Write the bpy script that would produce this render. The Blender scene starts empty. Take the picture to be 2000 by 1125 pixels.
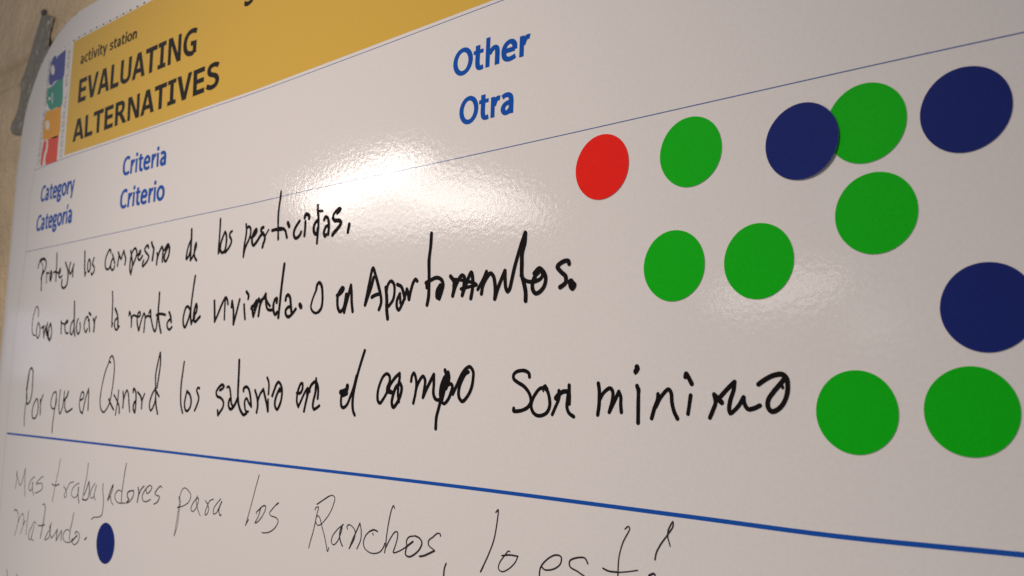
import bpy, bmesh, math, random, json
from mathutils import Vector, Matrix
from mathutils.geometry import tessellate_polygon
from mathutils import noise as mnoise
random.seed(4)
S = bpy.context.scene
col = S.collection

# ------------------------------------------------------------------ camera
# The poster lies in the plane Y = 0, faces -Y and is measured in millimetres (u right, v up);
# the lens stands CAM_D mm in front of it, near its right-hand side, looking left along it.
CAM_D = 211.3813
CAM_Z = 1.5
ROT = [[0.7395137, 0.6726173, 0.0265606], [-0.0582546, 0.1032583, -0.9929472], [-0.670616, 0.7327508, 0.115544]]
FPX = 1837.996
def P(u, v, y=0.0):
    """paper millimetres (u, v) and depth y mm behind the paper plane -> world metres"""
    return Vector((u/1000, y/1000, CAM_Z + v/1000))
cam = bpy.data.cameras.new('camera')
cam.sensor_width = 36.0
cam.lens = 36.0*FPX/2000.0
cam.clip_start = 0.005; cam.clip_end = 50
cam.dof.use_dof = True
cam.dof.focus_distance = 0.290
cam.dof.aperture_fstop = 27.0
co = bpy.data.objects.new('camera', cam); col.objects.link(co)
m = Matrix((ROT[0], [-a for a in ROT[1]], [-a for a in ROT[2]])).transposed().to_4x4()
m.translation = Vector((0, -CAM_D/1000, CAM_Z))
co.matrix_world = m
S.camera = co

# ------------------------------------------------------------------ room light
world = bpy.data.worlds.new('World'); S.world = world; world.use_nodes = True
bg = world.node_tree.nodes['Background']
bg.inputs[0].default_value = (1.0, 0.95, 0.935, 1)
bg.inputs[1].default_value = 0.20
S.view_settings.view_transform = 'Standard'; S.view_settings.look = 'None'
S.view_settings.exposure = 0; S.view_settings.gamma = 1

def area(name, pos, target, sx, sy, radiance, color, roll=0.0, shape='ELLIPSE'):
    l = bpy.data.lights.new(name, 'AREA'); l.shape = shape; l.size = sx; l.size_y = sy
    a = sx*sy*(math.pi/4 if shape == 'ELLIPSE' else 1)
    l.energy = radiance*math.pi*a; l.color = color
    o = bpy.data.objects.new(name, l); col.objects.link(o)
    d = (Vector(target) - Vector(pos)).normalized()
    q = d.to_track_quat('-Z', 'Y')
    o.matrix_world = Matrix.Translation(pos) @ q.to_matrix().to_4x4() @ Matrix.Rotation(roll, 4, 'Z')
    return o
WARM = (1.0, 0.86, 0.74)
# added key spot above left of the poster, its soft pool imitating lens vignetting
sl = bpy.data.lights.new('added_key_spot', 'SPOT'); sl.energy = 34; sl.color = (1, .834, .738)
sl.spot_size = math.radians(48); sl.spot_blend = 1.0; sl.shadow_soft_size = .07
so = bpy.data.objects.new('added_key_spot', sl); col.objects.link(so)
sp = Vector((-.42, -.80, CAM_Z+.64)); sd = P(-310, -138) - sp
so.matrix_world = Matrix.Translation(sp) @ sd.to_track_quat('-Z', 'Y').to_matrix().to_4x4()
# ceiling fixtures across the room and a window, which the glossy film mirrors
DATA = json.loads(r'''{"lamps":[[[-2.7164,-1.9337,0.7882],[0.6339,-0.6469,0.424],[-0.1126,0.4652,0.878],[-0.7652,-0.6043,0.222],0.499,0.125,11,[1,0.96,0.9],"ELLIPSE"],[[-2.6553,-2.0856,0.6966],[0.6662,-0.7384,0.1046],[0.0766,0.2072,0.9753],[-0.7418,-0.6417,0.1946],0.739,0.184,4.8,[1,0.94,0.87],"ELLIPSE"],[[-2.5289,-2.2487,0.7658],[0.65,-0.7319,-0.2047],[0.2947,-0.0055,0.9556],[-0.7005,-0.6814,0.2121],0.683,0.185,5.0,[1,0.94,0.87],"ELLIPSE"],[[-1.5713,-2.9319,0.4097],[0.8907,-0.4238,0.1644],[-0.097,0.1762,0.9796],[-0.4441,-0.8885,0.1158],0.489,0.12,3.4,[1,0.93,0.86],"ELLIPSE"],[[-1.2811,-3.0628,0.2894],[0.8924,-0.3211,0.3171],[-0.2679,0.1883,0.9448],[-0.3631,-0.9281,0.082],0.195,0.098,1.2,[1,0.95,0.9],"ELLIPSE"],[[-3.3669,-1.0564,0.1363],[0.3541,-0.9281,0.1147],[-0.0052,0.1207,0.9927],[-0.9352,-0.3521,0.0379],0.132,0.226,0.65,[0.6,0.67,1.0],"RECTANGLE"]],"words":[["Proteja","marker",[[1.15,[-561.838,66.585],[-561.328,68.786],[-559.533,71.016],[-556.079,71.397],[-553.108,70.899],[-551.144,69.051],[-550.764,67.202],[-552.093,64.44],[-554.557,62.531]],[1.6,[-558.494,70.671],[-555.429,71.345],[-552.887,70.751]],[0.7,[-559.309,69.946],[-556.419,68.412],[-555.133,66.224],[-555.081,64.132]],[1.7,[-554.24,64.072],[-555.418,62.069],[-556.089,59.767]],[1.15,[-555.755,60.006],[-555.444,57.902],[-555.024,55.275],[-554.843,53.187]],[0.8,[-549.26,62.943],[-548.795,60.066],[-548.342,56.939]],[1.15,[-548.937,61.368],[-548.441,62.627],[-547.033,62.787],[-546.002,62.329]],[1.5,[-543.402,63.305],[-543.923,61.285],[-543.815,59.223],[-543.138,58.025],[-542.038,59.619],[-542.02,61.668],[-543.088,63.282]],[1.15,[-537.037,72.945],[-536.465,69.446],[-536.187,65.596],[-535.91,61.756],[-535.603,57.161]],[1.15,[-539.492,62.261],[-537.424,62.626],[-534.239,61.894],[-531.995,61.231]],[1.15,[-531.131,61.424],[-530.42,62.385],[-531.027,63.946],[-531.739,62.985],[-532.3,61.252],[-531.692,59.692],[-530.021,58.823],[-527.8,59.682]],[1.3,[-524.451,66.857],[-523.235,65.133],[-521.011,62.717],[-520.112,60.159],[-519.898,56.909],[-520.843,54.233],[-523.495,52.772],[-525.91,53.04],[-527.409,54.633],[-527.353,57.39]],[1.15,[-517.895,66.226],[-518.983,64.315],[-518.963,62.071],[-517.167,59.957],[-515.324,61.811],[-513.364,65.133]],[1.15,[-513.364,65.133],[-514.103,62.961],[-514.085,60.733],[-513.985,58.379]]]],
["los","marker",[[1.4,[-501.066,70.902],[-500.393,66.579],[-500.001,62.901],[-499.23,60.175],[-498.695,57.838]],[1.0,[-498.695,57.838],[-497.702,59.342]],[1.2,[-495.116,66.281],[-496.239,64.313],[-496.132,61.888],[-495.337,59.9],[-493.934,59.68],[-492.819,61.644],[-493.045,63.827],[-494.221,65.847],[-495.116,66.281]],[1.2,[-489.205,66.53],[-490.246,64.813],[-490.534,63.395],[-488.328,61.553],[-487.987,59.618],[-489.36,58.281],[-490.593,57.648],[-491.312,58.656]]]],
["campesino","marker",[[1.25,[-470.158,67.564],[-470.654,69.011],[-471.971,69.241],[-473.974,67.416],[-475.583,64.725],[-475.621,61.907],[-474.513,59.947],[-472.85,59.242],[-470.4,59.88],[-469.209,61.888],[-468.021,63.89],[-467.113,64.516]],[1.25,[-468.235,66.703],[-466.936,64.966],[-465.603,63.003],[-464.9,61.79]],[1.2,[-468.495,63.695],[-469.233,61.424],[-468.815,59.531],[-467.121,58.48],[-465.453,59.055],[-464.84,60.513]],[1.25,[-461.634,60.158],[-461.397,61.752],[-461.023,64.027],[-460.849,65.396],[-461.771,67.088]],[1.25,[-461.771,67.088],[-459.957,65.092],[-458.192,63.34],[-457.246,65.099],[-455.769,67.497]],[1.25,[-455.769,67.497],[-454.593,65.338],[-453.312,63.408],[-453.3,61.812],[-453.633,60.244]],[1.25,[-448.537,66.762],[-447.154,64.043],[-446.038,61.471],[-445.513,59.629],[-445.745,58.072],[-446.45,54.975]],[1.3,[-446.45,54.975],[-447.832,57.098],[-448.141,60.28],[-447.773,63.415],[-446.716,65.814],[-444.149,67.625],[-442.608,66.815],[-441.816,64.727],[-442.86,62.344],[-444.793,59.575]],[1.25,[-441.781,64.499],[-440.287,63.927],[-438.266,64.43],[-438.036,65.973],[-439.111,65.394],[-440.253,63.701],[-440.045,62.342],[-438.726,61.344],[-436.984,62.096],[-435.767,63.221]],[1.25,[-430.096,66.615],[-430.97,67.908],[-432.934,67.308],[-433.927,66.285],[-432.797,64.858],[-430.026,63.08],[-429.206,62.132],[-430.515,60.256],[-433.016,58.684],[-434.738,57.929],[-435.139,59.066],[-434.246,60.769]],[1.5,[-427.376,69.015],[-426.373,67.385],[-424.786,65.709],[-424.948,63.754],[-425.245,61.81],[-425.471,60.298]],[1.25,[-421.198,63.329],[-420.679,61.873],[-420.873,60.152],[-420.987,57.883]],[1.25,[-421.001,59.511],[-420.042,62.038],[-418.418,64.503],[-416.882,65.993],[-415.829,64.712],[-415.52,62.528],[-415.651,60.384],[-415.64,58.768]],[1.3,[-414.231,64.142],[-412.728,65.732],[-411.139,66.664],[-409.905,65.481],[-409.506,63.521],[-410.295,60.594],[-412.595,58.638],[-413.807,59.591],[-413.864,61.529],[-412.454,63.774],[-410.801,65.775]]]],
["de","marker",[[1.6,[-390.368,71.482],[-390.025,68.075],[-389.992,64.083],[-389.926,60.595],[-389.618,57.466]],[1.3,[-390.464,66.619],[-392.093,64.271],[-393.171,61.367],[-393.397,58.264],[-391.47,59.479],[-390.121,62.103]],[1.3,[-389.618,57.466],[-387.793,58.93],[-386.217,61.519],[-385.27,63.413],[-385.605,64.927],[-386.472,63.52],[-386.699,60.818],[-386.075,58.543],[-384.305,56.924]]]],
["los","marker",[[1.3,[-366.134,73.599],[-365.995,69.372],[-366.05,65.294],[-366.13,62.186],[-366.153,58.599]],[1.3,[-366.153,58.599],[-365.138,60.185]],[1.4,[-361.793,67.511],[-363.492,65.051],[-364.72,62.298],[-364.662,59.905],[-363.18,58.587],[-361.265,59.137],[-360.303,61.424],[-360.247,64.742],[-361.072,66.963],[-361.793,67.511]],[1.3,[-356.108,67.3],[-357.544,66.615],[-357.846,65.46],[-356.344,63.663],[-356.21,62.471],[-357.714,60.484],[-360.532,58.482]]]],
["pesticidas","marker",[[1.3,[-345.378,69.127],[-344.856,66.984],[-344.974,64.215],[-345.671,61.04],[-345.998,58.293],[-346.102,55.414]],[1.3,[-346.102,55.414],[-345.368,58.239],[-344.153,60.44]],[1.3,[-344.882,67.219],[-343.098,67.962],[-341.749,66.899],[-341.552,65.035],[-342.343,62.808],[-343.969,60.654]],[1.5,[-340.928,63.019],[-338.952,63.632],[-337.096,65.281],[-337.396,66.226],[-338.916,65.233],[-340.114,63.056],[-340.1,60.99],[-338.938,59.625],[-336.641,60.9],[-334.062,63.159],[-332.165,64.108]],[1.5,[-332.208,66.493],[-333.761,66.085],[-333.644,64.936],[-331.918,63.631],[-330.802,62.392],[-330.863,61.043],[-331.701,59.54],[-332.163,58.227]],[0.9,[-330.825,62.62],[-329.744,63.643],[-328.315,65.079]],[1.4,[-325.718,64.48],[-323.612,64.714],[-321.478,64.498],[-319.168,64.264]],[1.2,[-320.97,79.913],[-321.163,77.163],[-321.682,74.146],[-321.947,70.691],[-321.826,67.607],[-321.527,64.513],[-321.141,60.504]],[1.4,[-325.772,64.533],[-322.949,64.657],[-320.153,64.781],[-317.676,64.325],[-316.378,63.385],[-315.743,62.111],[-315.09,60.638]],[1.8,[-314.949,66.468],[-313.962,65.054]],[1.4,[-307.002,66.42],[-308.864,64.824],[-310.359,62.781],[-310.364,60.985],[-309.076,59.765],[-307.435,60.105],[-306.183,60.975],[-305.603,61.908]],[1.4,[-303.143,65.807],[-303.099,63.434],[-303.308,60.202]],[1.5,[-303.764,67.259],[-303.222,68.585],[-301.897,68.436],[-300.675,67.511],[-300.771,66.734]],[1.3,[-295.677,71.351],[-295.309,68.866],[-294.79,66.468],[-294.527,63.328],[-294.746,60.246],[-294.907,56.484]],[1.5,[-294.724,65.682],[-296.397,64.693],[-297.397,63.237],[-297.23,61.27],[-296.008,60.078],[-295.1,60.669],[-294.91,62.203]],[1.0,[-295.004,69.026],[-292.281,68.712]],[1.4,[-291.038,65.088],[-290.501,66.188],[-289.223,65.854],[-288.156,64.199],[-287.843,62.248],[-288.071,59.301]],[1.4,[-288.031,62.651],[-289.569,62.426],[-290.562,61.181],[-290.766,59.854],[-290.048,58.727],[-289.16,59.312]],[1.1,[-283.123,66.706],[-281.664,67.491],[-281.112,68.188],[-281.746,68.547],[-283.815,67.738],[-285.255,66.564],[-285.613,65.265]],[1.6,[-285.613,65.265],[-284.453,64.184],[-282.3,63.951],[-280.744,63.404],[-280.67,62.45],[-282.368,60.922],[-284.399,59.607],[-285.404,58.755]],[1.5,[-275.483,61.809],[-275.749,60.62],[-276.152,58.883]]]],
["Como","marker",[[0.8,[-555.852,38.347],[-555.701,40.666],[-556.842,43.044],[-558.585,44.289],[-560.561,42.947],[-562.453,39.64],[-563.308,36.026],[-563.121,32.117],[-561.793,28.966],[-559.586,27.746],[-557.668,27.828]],[1.0,[-554.69,34.953],[-556.323,32.687],[-556.438,29.599],[-555.568,27.006],[-553.773,26.066],[-552.154,27.437],[-551.654,30.494],[-553.134,33.616],[-554.69,34.953]],[1.3,[-549.887,31.722],[-547.778,32.169],[-546.623,32.643]],[1.0,[-547.2,32.406],[-546.616,29.589],[-545.562,26.008]],[1.0,[-545.668,26.518],[-545.255,29.044],[-544.373,32.319]],[1.3,[-542.268,34.153],[-542.238,30.987],[-541.303,27.929],[-539.239,25.362]],[1.0,[-544.426,32.574],[-543.171,29.495],[-541.509,27.43],[-540.169,29.918],[-538.831,32.4],[-537.907,33.882]],[1.1,[-537.932,34.009],[-539.397,32.165],[-539.756,29.402],[-539.137,26.365],[-537.546,24.572],[-535.759,26.286],[-535.636,29.29],[-536.626,32.08],[-537.932,34.009]],[1.3,[-539.034,25.86],[-537.521,24.446],[-536.269,25.797]]]],
["reducir","marker",[[1.1,[-524.242,34.667],[-523.506,32.416],[-523.295,30.434],[-522.927,27.957]],[1.1,[-523.798,33.909],[-520.992,33.075],[-518.058,32.979],[-515.383,34.114],[-515.791,34.74],[-517.957,33.957],[-518.697,31.772],[-517.927,29.297],[-516.187,27.782],[-513.917,27.967]],[1.4,[-508.909,44.59],[-508.389,40.914],[-507.642,36.028],[-507.091,31.893],[-506.317,28.973],[-505.253,26.295]],[1.1,[-507.811,34.822],[-510.102,33.446],[-511.552,30.576],[-511.041,27.891],[-509.45,27.002],[-507.756,28.529],[-507.078,30.926]],[1.1,[-502.535,35.114],[-503.86,33.235],[-504.084,30.835],[-502.915,28.157],[-501.036,27.03],[-499.655,28.548],[-499.376,30.93],[-500.176,32.871]],[1.1,[-490.227,33.72],[-490.798,35.398],[-491.972,35.916],[-493.668,34.792],[-494.725,32.213],[-494.357,29.588],[-492.122,27.748],[-490.542,29.476]],[1.1,[-489.23,34.157],[-488.72,31.308],[-487.589,27.98]],[1.5,[-489.869,37.73],[-487.786,36.583]],[1.3,[-484.479,34.457],[-483.081,32.533],[-482.708,30.416],[-482.91,27.969]],[1.2,[-482.774,32.288],[-482.309,34.144],[-481.212,35.39]]]],
["la","marker",[[1.2,[-464.966,47.356],[-463.994,42.682],[-463.457,36.715],[-462.815,29.737]],[1.1,[-462.709,29.882],[-462.109,31.339]],[1.5,[-460.545,38.665],[-458.456,36.511],[-456.927,33.806],[-456.205,29.388]],[1.2,[-457.698,33.835],[-459.76,32.733],[-460.065,30.682],[-459.102,28.742],[-457.374,27.959],[-454.786,29.636]]]],
["renta","marker",[[1.2,[-445.405,34.68],[-444.959,36.539],[-443.448,34.748],[-442.347,32.406],[-442.051,28.955]],[1.2,[-442.253,32.977],[-441.251,34.375],[-439.136,34.436],[-435.995,33.602],[-433.721,34.368],[-434.26,35.951],[-435.956,35.309],[-436.554,33.339],[-436.115,30.478],[-434.863,28.169],[-434.089,27.014],[-433.028,29.81],[-431.713,32.875],[-429.998,35.21]],[1.2,[-429.998,35.21],[-428.581,33.604],[-428.663,30.232],[-428.815,26.165]],[1.2,[-428.454,32.755],[-425.979,33.785],[-423.563,33.133]],[1.2,[-425.019,35.148],[-423.749,36.355],[-423.024,33.391],[-421.374,29.99],[-419.53,27.16],[-417.96,26.148],[-416.838,28.185],[-416.709,31.216],[-416.501,33.695]],[1.4,[-416.2,44.212],[-416.038,40.318],[-416.161,36.446],[-415.49,32.552],[-414.166,29.202],[-412.231,25.445]],[1.3,[-417.64,33.739],[-415.162,34.194],[-412.342,34.082],[-409.211,33.547]],[1.4,[-405.788,34.636],[-404.152,32.67],[-403.231,29.93]],[1.2,[-403.728,31.571],[-406.044,30.569],[-406.956,29.241],[-406.139,27.315],[-404.4,26.588],[-402.388,27.743]]]],
["de","marker",[[1.4,[-384.423,49.868],[-385.238,45.412],[-385.915,40.684],[-386.367,36.212],[-386.267,32.25],[-385.273,28.533]],[1.4,[-387.266,35.195],[-388.984,36.462],[-390.763,36.144],[-392.024,33.803],[-392.653,30.634],[-391.774,27.949],[-390.637,27.252],[-388.619,29.698],[-386.991,33.07],[-386.558,35.692]],[1.4,[-385.273,28.533],[-384.072,30.328],[-382.672,31.326]],[1.5,[-383.506,31.881],[-381.477,33.896],[-381.235,35.981],[-381.895,37.191],[-383.143,35.016],[-383.574,32.409],[-383.304,30.301],[-381.673,29.459],[-380.029,30.445],[-378.158,31.547]]]],
["vivienda","marker",[[1.5,[-366.898,37.902],[-366.261,33.878],[-365.668,28.913]],[1.35,[-365.668,28.913],[-363.663,31.577],[-361.058,35.565],[-357.898,38.953],[-356.506,37.796],[-355.799,36.0]],[1.2,[-358.121,38.693],[-358.187,34.89],[-357.928,29.594]],[1.5,[-352.678,37.066],[-352.902,34.653]],[1.5,[-352.663,36.93],[-351.258,33.238],[-350.594,27.327]],[1.35,[-350.594,27.327],[-348.886,31.802],[-346.842,37.579]],[1.4,[-342.095,40.519],[-340.245,38.83],[-340.486,37.523]],[1.3,[-343.304,35.281],[-342.823,32.614],[-341.97,29.151]],[1.6,[-337.78,33.449],[-335.588,34.92],[-334.112,36.415]],[1.4,[-337.391,34.218],[-336.697,32.094],[-335.912,29.974]],[1.4,[-335.912,29.974],[-334.459,33.042],[-332.56,37.119]],[1.5,[-335.369,32.821],[-334.182,34.854]],[1.35,[-332.56,37.119],[-331.444,35.245],[-331.844,32.41],[-332.205,30.092]],[1.35,[-331.773,33.963],[-330.164,36.219],[-327.684,38.807]],[1.4,[-330.652,36.503],[-328.659,37.179],[-327.541,37.379]],[1.3,[-327.697,38.937],[-327.234,36.59],[-325.461,34.702],[-324.24,33.749]],[1.3,[-327.436,36.342],[-327.026,34.519],[-325.935,32.671],[-324.3,32.088],[-322.738,32.149]],[1.4,[-319.678,34.937],[-319.617,36.587],[-320.915,36.271],[-321.832,34.276],[-321.582,31.718],[-320.318,30.142],[-318.865,31.097]],[1.45,[-315.767,50.087],[-316.458,44.92],[-317.049,39.623],[-317.443,34.577],[-317.995,28.914]],[1.45,[-313.614,35.525],[-313.31,36.893],[-312.081,37.582],[-310.694,36.506],[-310.056,34.224],[-309.328,30.952]],[1.35,[-309.94,32.971],[-312.043,32.566],[-313.223,31.365],[-312.865,29.848],[-311.273,28.912],[-308.809,29.936],[-306.445,31.822]],[2.0,[-303.855,33.312],[-303.067,32.413]]]],
["o","marker",[[1.1,[-293.699,38.554],[-295.03,36.597],[-296.157,34.395],[-296.719,32.162],[-295.639,30.536],[-293.508,29.662],[-291.683,30.035]],[1.4,[-291.683,30.035],[-290.139,31.42],[-289.623,34.073],[-289.882,37.216],[-290.661,39.95],[-292.056,41.161],[-293.308,40.562],[-293.886,38.565]]]],
["en","marker",[[1.5,[-280.906,35.73],[-279.509,35.984],[-277.824,36.987],[-277.028,38.034],[-277.934,38.415],[-279.256,37.286],[-280.363,35.591],[-280.44,33.401],[-280.02,31.192],[-278.662,29.605],[-276.97,30.404],[-275.927,32.746],[-275.46,35.766]],[1.6,[-275.111,35.747],[-275.595,32.948],[-276.117,29.282]],[1.5,[-276.134,29.5],[-274.756,33.341],[-272.827,38.981]],[1.5,[-272.827,38.981],[-272.248,35.809],[-271.955,32.771],[-271.193,29.402]]]],
["Apartamentos","marker",[[1.5,[-264.261,31.444],[-263.356,35.112],[-262.322,39.3],[-260.694,44.397],[-258.84,41.194],[-256.941,37.073],[-255.586,33.648],[-255.448,31.555],[-256.431,29.41]],[1.5,[-260.132,40.963],[-261.498,36.917],[-262.949,34.03],[-264.261,31.444]],[1.5,[-260.642,34.016],[-258.725,34.652],[-256.477,34.95]],[1.6,[-253.157,36.993],[-252.435,33.003],[-252.18,29.057],[-251.523,26.014]],[1.3,[-252.705,35.75],[-252.144,37.845],[-250.608,39.115],[-248.928,37.951],[-248.455,35.51],[-249.045,32.53],[-251.203,30.372]],[1.4,[-247.088,37.687],[-245.001,36.811],[-243.749,34.647],[-242.951,32.521]],[1.3,[-245.533,34.447],[-246.972,32.126],[-246.823,29.724],[-245.862,28.787],[-244.187,30.797],[-242.987,33.117],[-242.031,35.741]],[1.2,[-245.514,34.146],[-245.106,31.138]],[1.5,[-242.031,35.741],[-241.275,34.214],[-240.718,32.259]],[1.35,[-240.718,32.259],[-239.998,35.032],[-238.847,37.922],[-237.809,38.891],[-236.9,38.242]],[1.5,[-230.666,53.936],[-230.848,49.398],[-231.38,45.046],[-231.127,40.351],[-230.991,36.266],[-230.999,32.493],[-231.58,29.913]],[1.4,[-232.541,37.381],[-230.243,38.109],[-227.337,38.789],[-225.006,37.916],[-224.09,36.137],[-224.608,34.163],[-225.718,31.645]],[1.9,[-225.442,35.932],[-226.685,34.28],[-226.58,32.263],[-225.57,32.783],[-225.022,34.186]],[1.0,[-232.303,36.928],[-232.146,35.607]],[1.5,[-220.746,38.78],[-219.04,36.963],[-218.931,34.69],[-219.42,32.313]],[1.4,[-219.42,32.313],[-218.166,35.493],[-215.525,38.711],[-214.308,38.066],[-214.389,35.546],[-215.025,32.22]],[1.4,[-215.025,32.22],[-213.415,35.767],[-211.232,39.396],[-210.579,37.818],[-210.431,34.472],[-211.055,31.038]],[1.1,[-219.075,37.674],[-216.256,37.35],[-213.06,36.584],[-210.311,36.132],[-208.732,35.34]],[1.1,[-215.719,34.362],[-211.808,34.832],[-208.726,35.201]],[1.6,[-218.972,35.542],[-218.247,37.196]],[1.25,[-208.065,33.756],[-206.693,35.532],[-205.487,37.31],[-204.45,39.208]],[1.4,[-206.395,32.272],[-205.861,34.786],[-204.369,37.236],[-202.68,38.506],[-201.382,37.498],[-200.664,35.159],[-200.418,32.858],[-200.537,30.356]],[1.4,[-200.537,30.356],[-199.354,33.482],[-197.918,36.354],[-196.536,38.876]],[1.35,[-196.536,38.876],[-196.377,36.254],[-195.969,33.511],[-195.164,32.335],[-194.428,32.97],[-193.616,35.623],[-192.551,39.607],[-191.188,43.558],[-189.813,47.045],[-188.573,49.968]],[1.5,[-188.484,49.96],[-188.621,46.935],[-189.557,43.872],[-189.584,40.284],[-189.477,37.144],[-188.497,34.406],[-187.76,31.698],[-187.675,29.149]],[1.2,[-189.767,36.941],[-188.239,35.501],[-186.164,34.814],[-184.13,34.796],[-181.853,35.527],[-181.17,36.577],[-181.926,37.946],[-183.634,37.407]],[1.35,[-184.497,37.246],[-182.521,38.649],[-180.768,37.425],[-179.92,35.619],[-180.36,33.248],[-182.019,31.598],[-183.727,31.145],[-184.923,32.421],[-184.994,34.63],[-183.903,36.764],[-182.507,38.208]],[1.2,[-184.137,35.016],[-183.896,36.543],[-182.768,37.346]],[1.4,[-171.078,39.098],[-171.372,39.978],[-172.741,40.085],[-174.65,39.37],[-175.46,38.566],[-174.033,36.951],[-172.351,35.547],[-172.17,33.822],[-173.106,33.024],[-174.327,32.454]],[2.2,[-170.267,33.703],[-169.69,32.179],[-169.301,32.793]]]],
["Por","marker",[[0.8,[-562.486,-23.059],[-563.285,-18.01],[-563.062,-11.894],[-561.784,-8.194],[-562.971,-3.721]],[1.1,[-561.771,-10.639],[-563.016,-4.949],[-562.791,1.196],[-561.956,6.945],[-559.374,9.407],[-556.753,7.77],[-555.854,1.665],[-555.455,-4.013],[-557.394,-9.319],[-560.647,-11.019]],[1.3,[-563.016,-4.949],[-561.771,-10.639]],[0.7,[-563.895,-3.325],[-563.059,2.425],[-562.299,6.123]],[0.7,[-562.852,-3.31],[-562.107,2.842],[-561.526,5.92]],[0.9,[-548.407,-7.514],[-551.87,-11.207],[-552.951,-15.659],[-551.384,-18.217],[-548.329,-18.313],[-545.428,-15.429],[-545.27,-11.441],[-546.937,-8.285],[-548.407,-7.514]],[0.9,[-543.045,-7.803],[-542.052,-12.55],[-541.801,-16.111]],[0.9,[-542.35,-10.175],[-541.154,-7.367],[-539.895,-5.357]]]],
["que","marker",[[0.9,[-523.118,-3.505],[-525.869,-3.938],[-528.488,-7.5],[-528.525,-10.625],[-526.048,-12.507],[-523.3,-12.044],[-521.854,-8.911],[-522.341,-5.046],[-523.118,-3.505]],[0.9,[-522.314,-6.596],[-522.908,-11.646],[-523.783,-16.702],[-524.266,-21.356],[-524.058,-25.204]],[0.9,[-517.748,-2.263],[-518.155,-7.285],[-517.897,-11.898],[-516.189,-14.919],[-513.884,-12.555],[-512.871,-8.323],[-512.264,-2.952]],[1.2,[-512.07,-7.732],[-508.842,-5.568],[-507.51,-3.07]],[1.0,[-510.941,-7.898],[-510.716,-10.943],[-508.18,-13.722],[-504.702,-13.052],[-501.185,-11.823]]]],
["en","marker",[[1.0,[-491.68,-7.291],[-488.91,-5.935],[-488.953,-3.34],[-491.135,-3.19],[-492.714,-6.383],[-492.963,-9.738],[-491.057,-13.027],[-488.813,-13.514],[-487.385,-9.599],[-485.993,-5.508],[-483.538,-1.226]],[1.0,[-488.713,-14.065],[-486.868,-7.741]],[1.0,[-483.538,-1.226],[-482.836,-6.549],[-482.441,-12.04]]]],
["Oxnard","marker",[[1.0,[-461.046,11.923],[-462.283,12.245]],[0.95,[-462.955,12.091],[-465.77,7.994],[-468.031,2.611],[-469.289,-2.461],[-469.43,-7.828],[-467.775,-11.246],[-464.727,-12.566],[-461.54,-10.76],[-458.957,-7.587],[-457.433,-2.278],[-456.647,3.326],[-456.495,8.622],[-457.51,12.687],[-460.0,15.217],[-462.225,13.978],[-462.955,12.091]],[1.2,[-460.113,-6.058],[-457.823,-8.18],[-454.269,-11.022]],[1.1,[-454.761,-3.938],[-451.287,-6.489],[-448.445,-9.484],[-447.951,-12.52]],[0.9,[-450.206,-1.552],[-450.379,-5.855],[-451.072,-9.859],[-451.815,-13.558]],[1.1,[-445.482,-2.247],[-444.59,-5.735],[-444.593,-9.838]],[1.0,[-444.576,-6.647],[-443.135,-3.274],[-441.587,-1.427],[-439.864,-3.218],[-438.55,-7.418],[-437.267,-11.443]],[1.2,[-435.157,-2.236],[-434.771,-0.577],[-432.644,-1.896],[-431.82,-5.171],[-431.725,-7.854],[-432.081,-11.736],[-433.948,-10.0],[-433.68,-7.602],[-432.272,-6.375]],[1.2,[-430.502,-2.162],[-427.225,-4.188],[-425.974,-6.235]],[1.0,[-423.686,-2.792],[-425.44,-5.632],[-425.751,-9.775]],[1.0,[-411.512,16.199],[-413.162,10.945],[-414.254,5.973],[-413.615,0.725],[-413.074,-2.176],[-413.345,-6.536],[-416.714,-10.399],[-418.271,-8.109],[-417.526,-4.88],[-415.527,-1.924],[-413.326,-0.435]],[1.0,[-411.212,16.196],[-410.545,11.517],[-411.207,5.693],[-412.21,0.161]],[1.2,[-413.928,-0.444],[-409.86,-3.713]],[1.1,[-412.739,-4.492],[-411.939,-7.949],[-410.032,-11.645]]]],
["los","marker",[[1.2,[-389.109,11.834],[-389.761,7.469],[-390.449,2.122],[-390.298,-3.206],[-389.461,-7.381],[-387.651,-10.532]],[1.25,[-385.054,-0.885],[-386.029,-3.961],[-386.49,-6.75],[-385.338,-9.216],[-383.642,-9.582],[-381.428,-7.728],[-380.971,-4.963],[-382.685,-2.234],[-385.018,-1.163]],[1.2,[-374.661,0.364],[-375.76,0.624],[-376.85,-0.488],[-375.681,-2.114],[-374.678,-3.735],[-375.662,-6.486],[-377.556,-9.268]]]],
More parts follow.
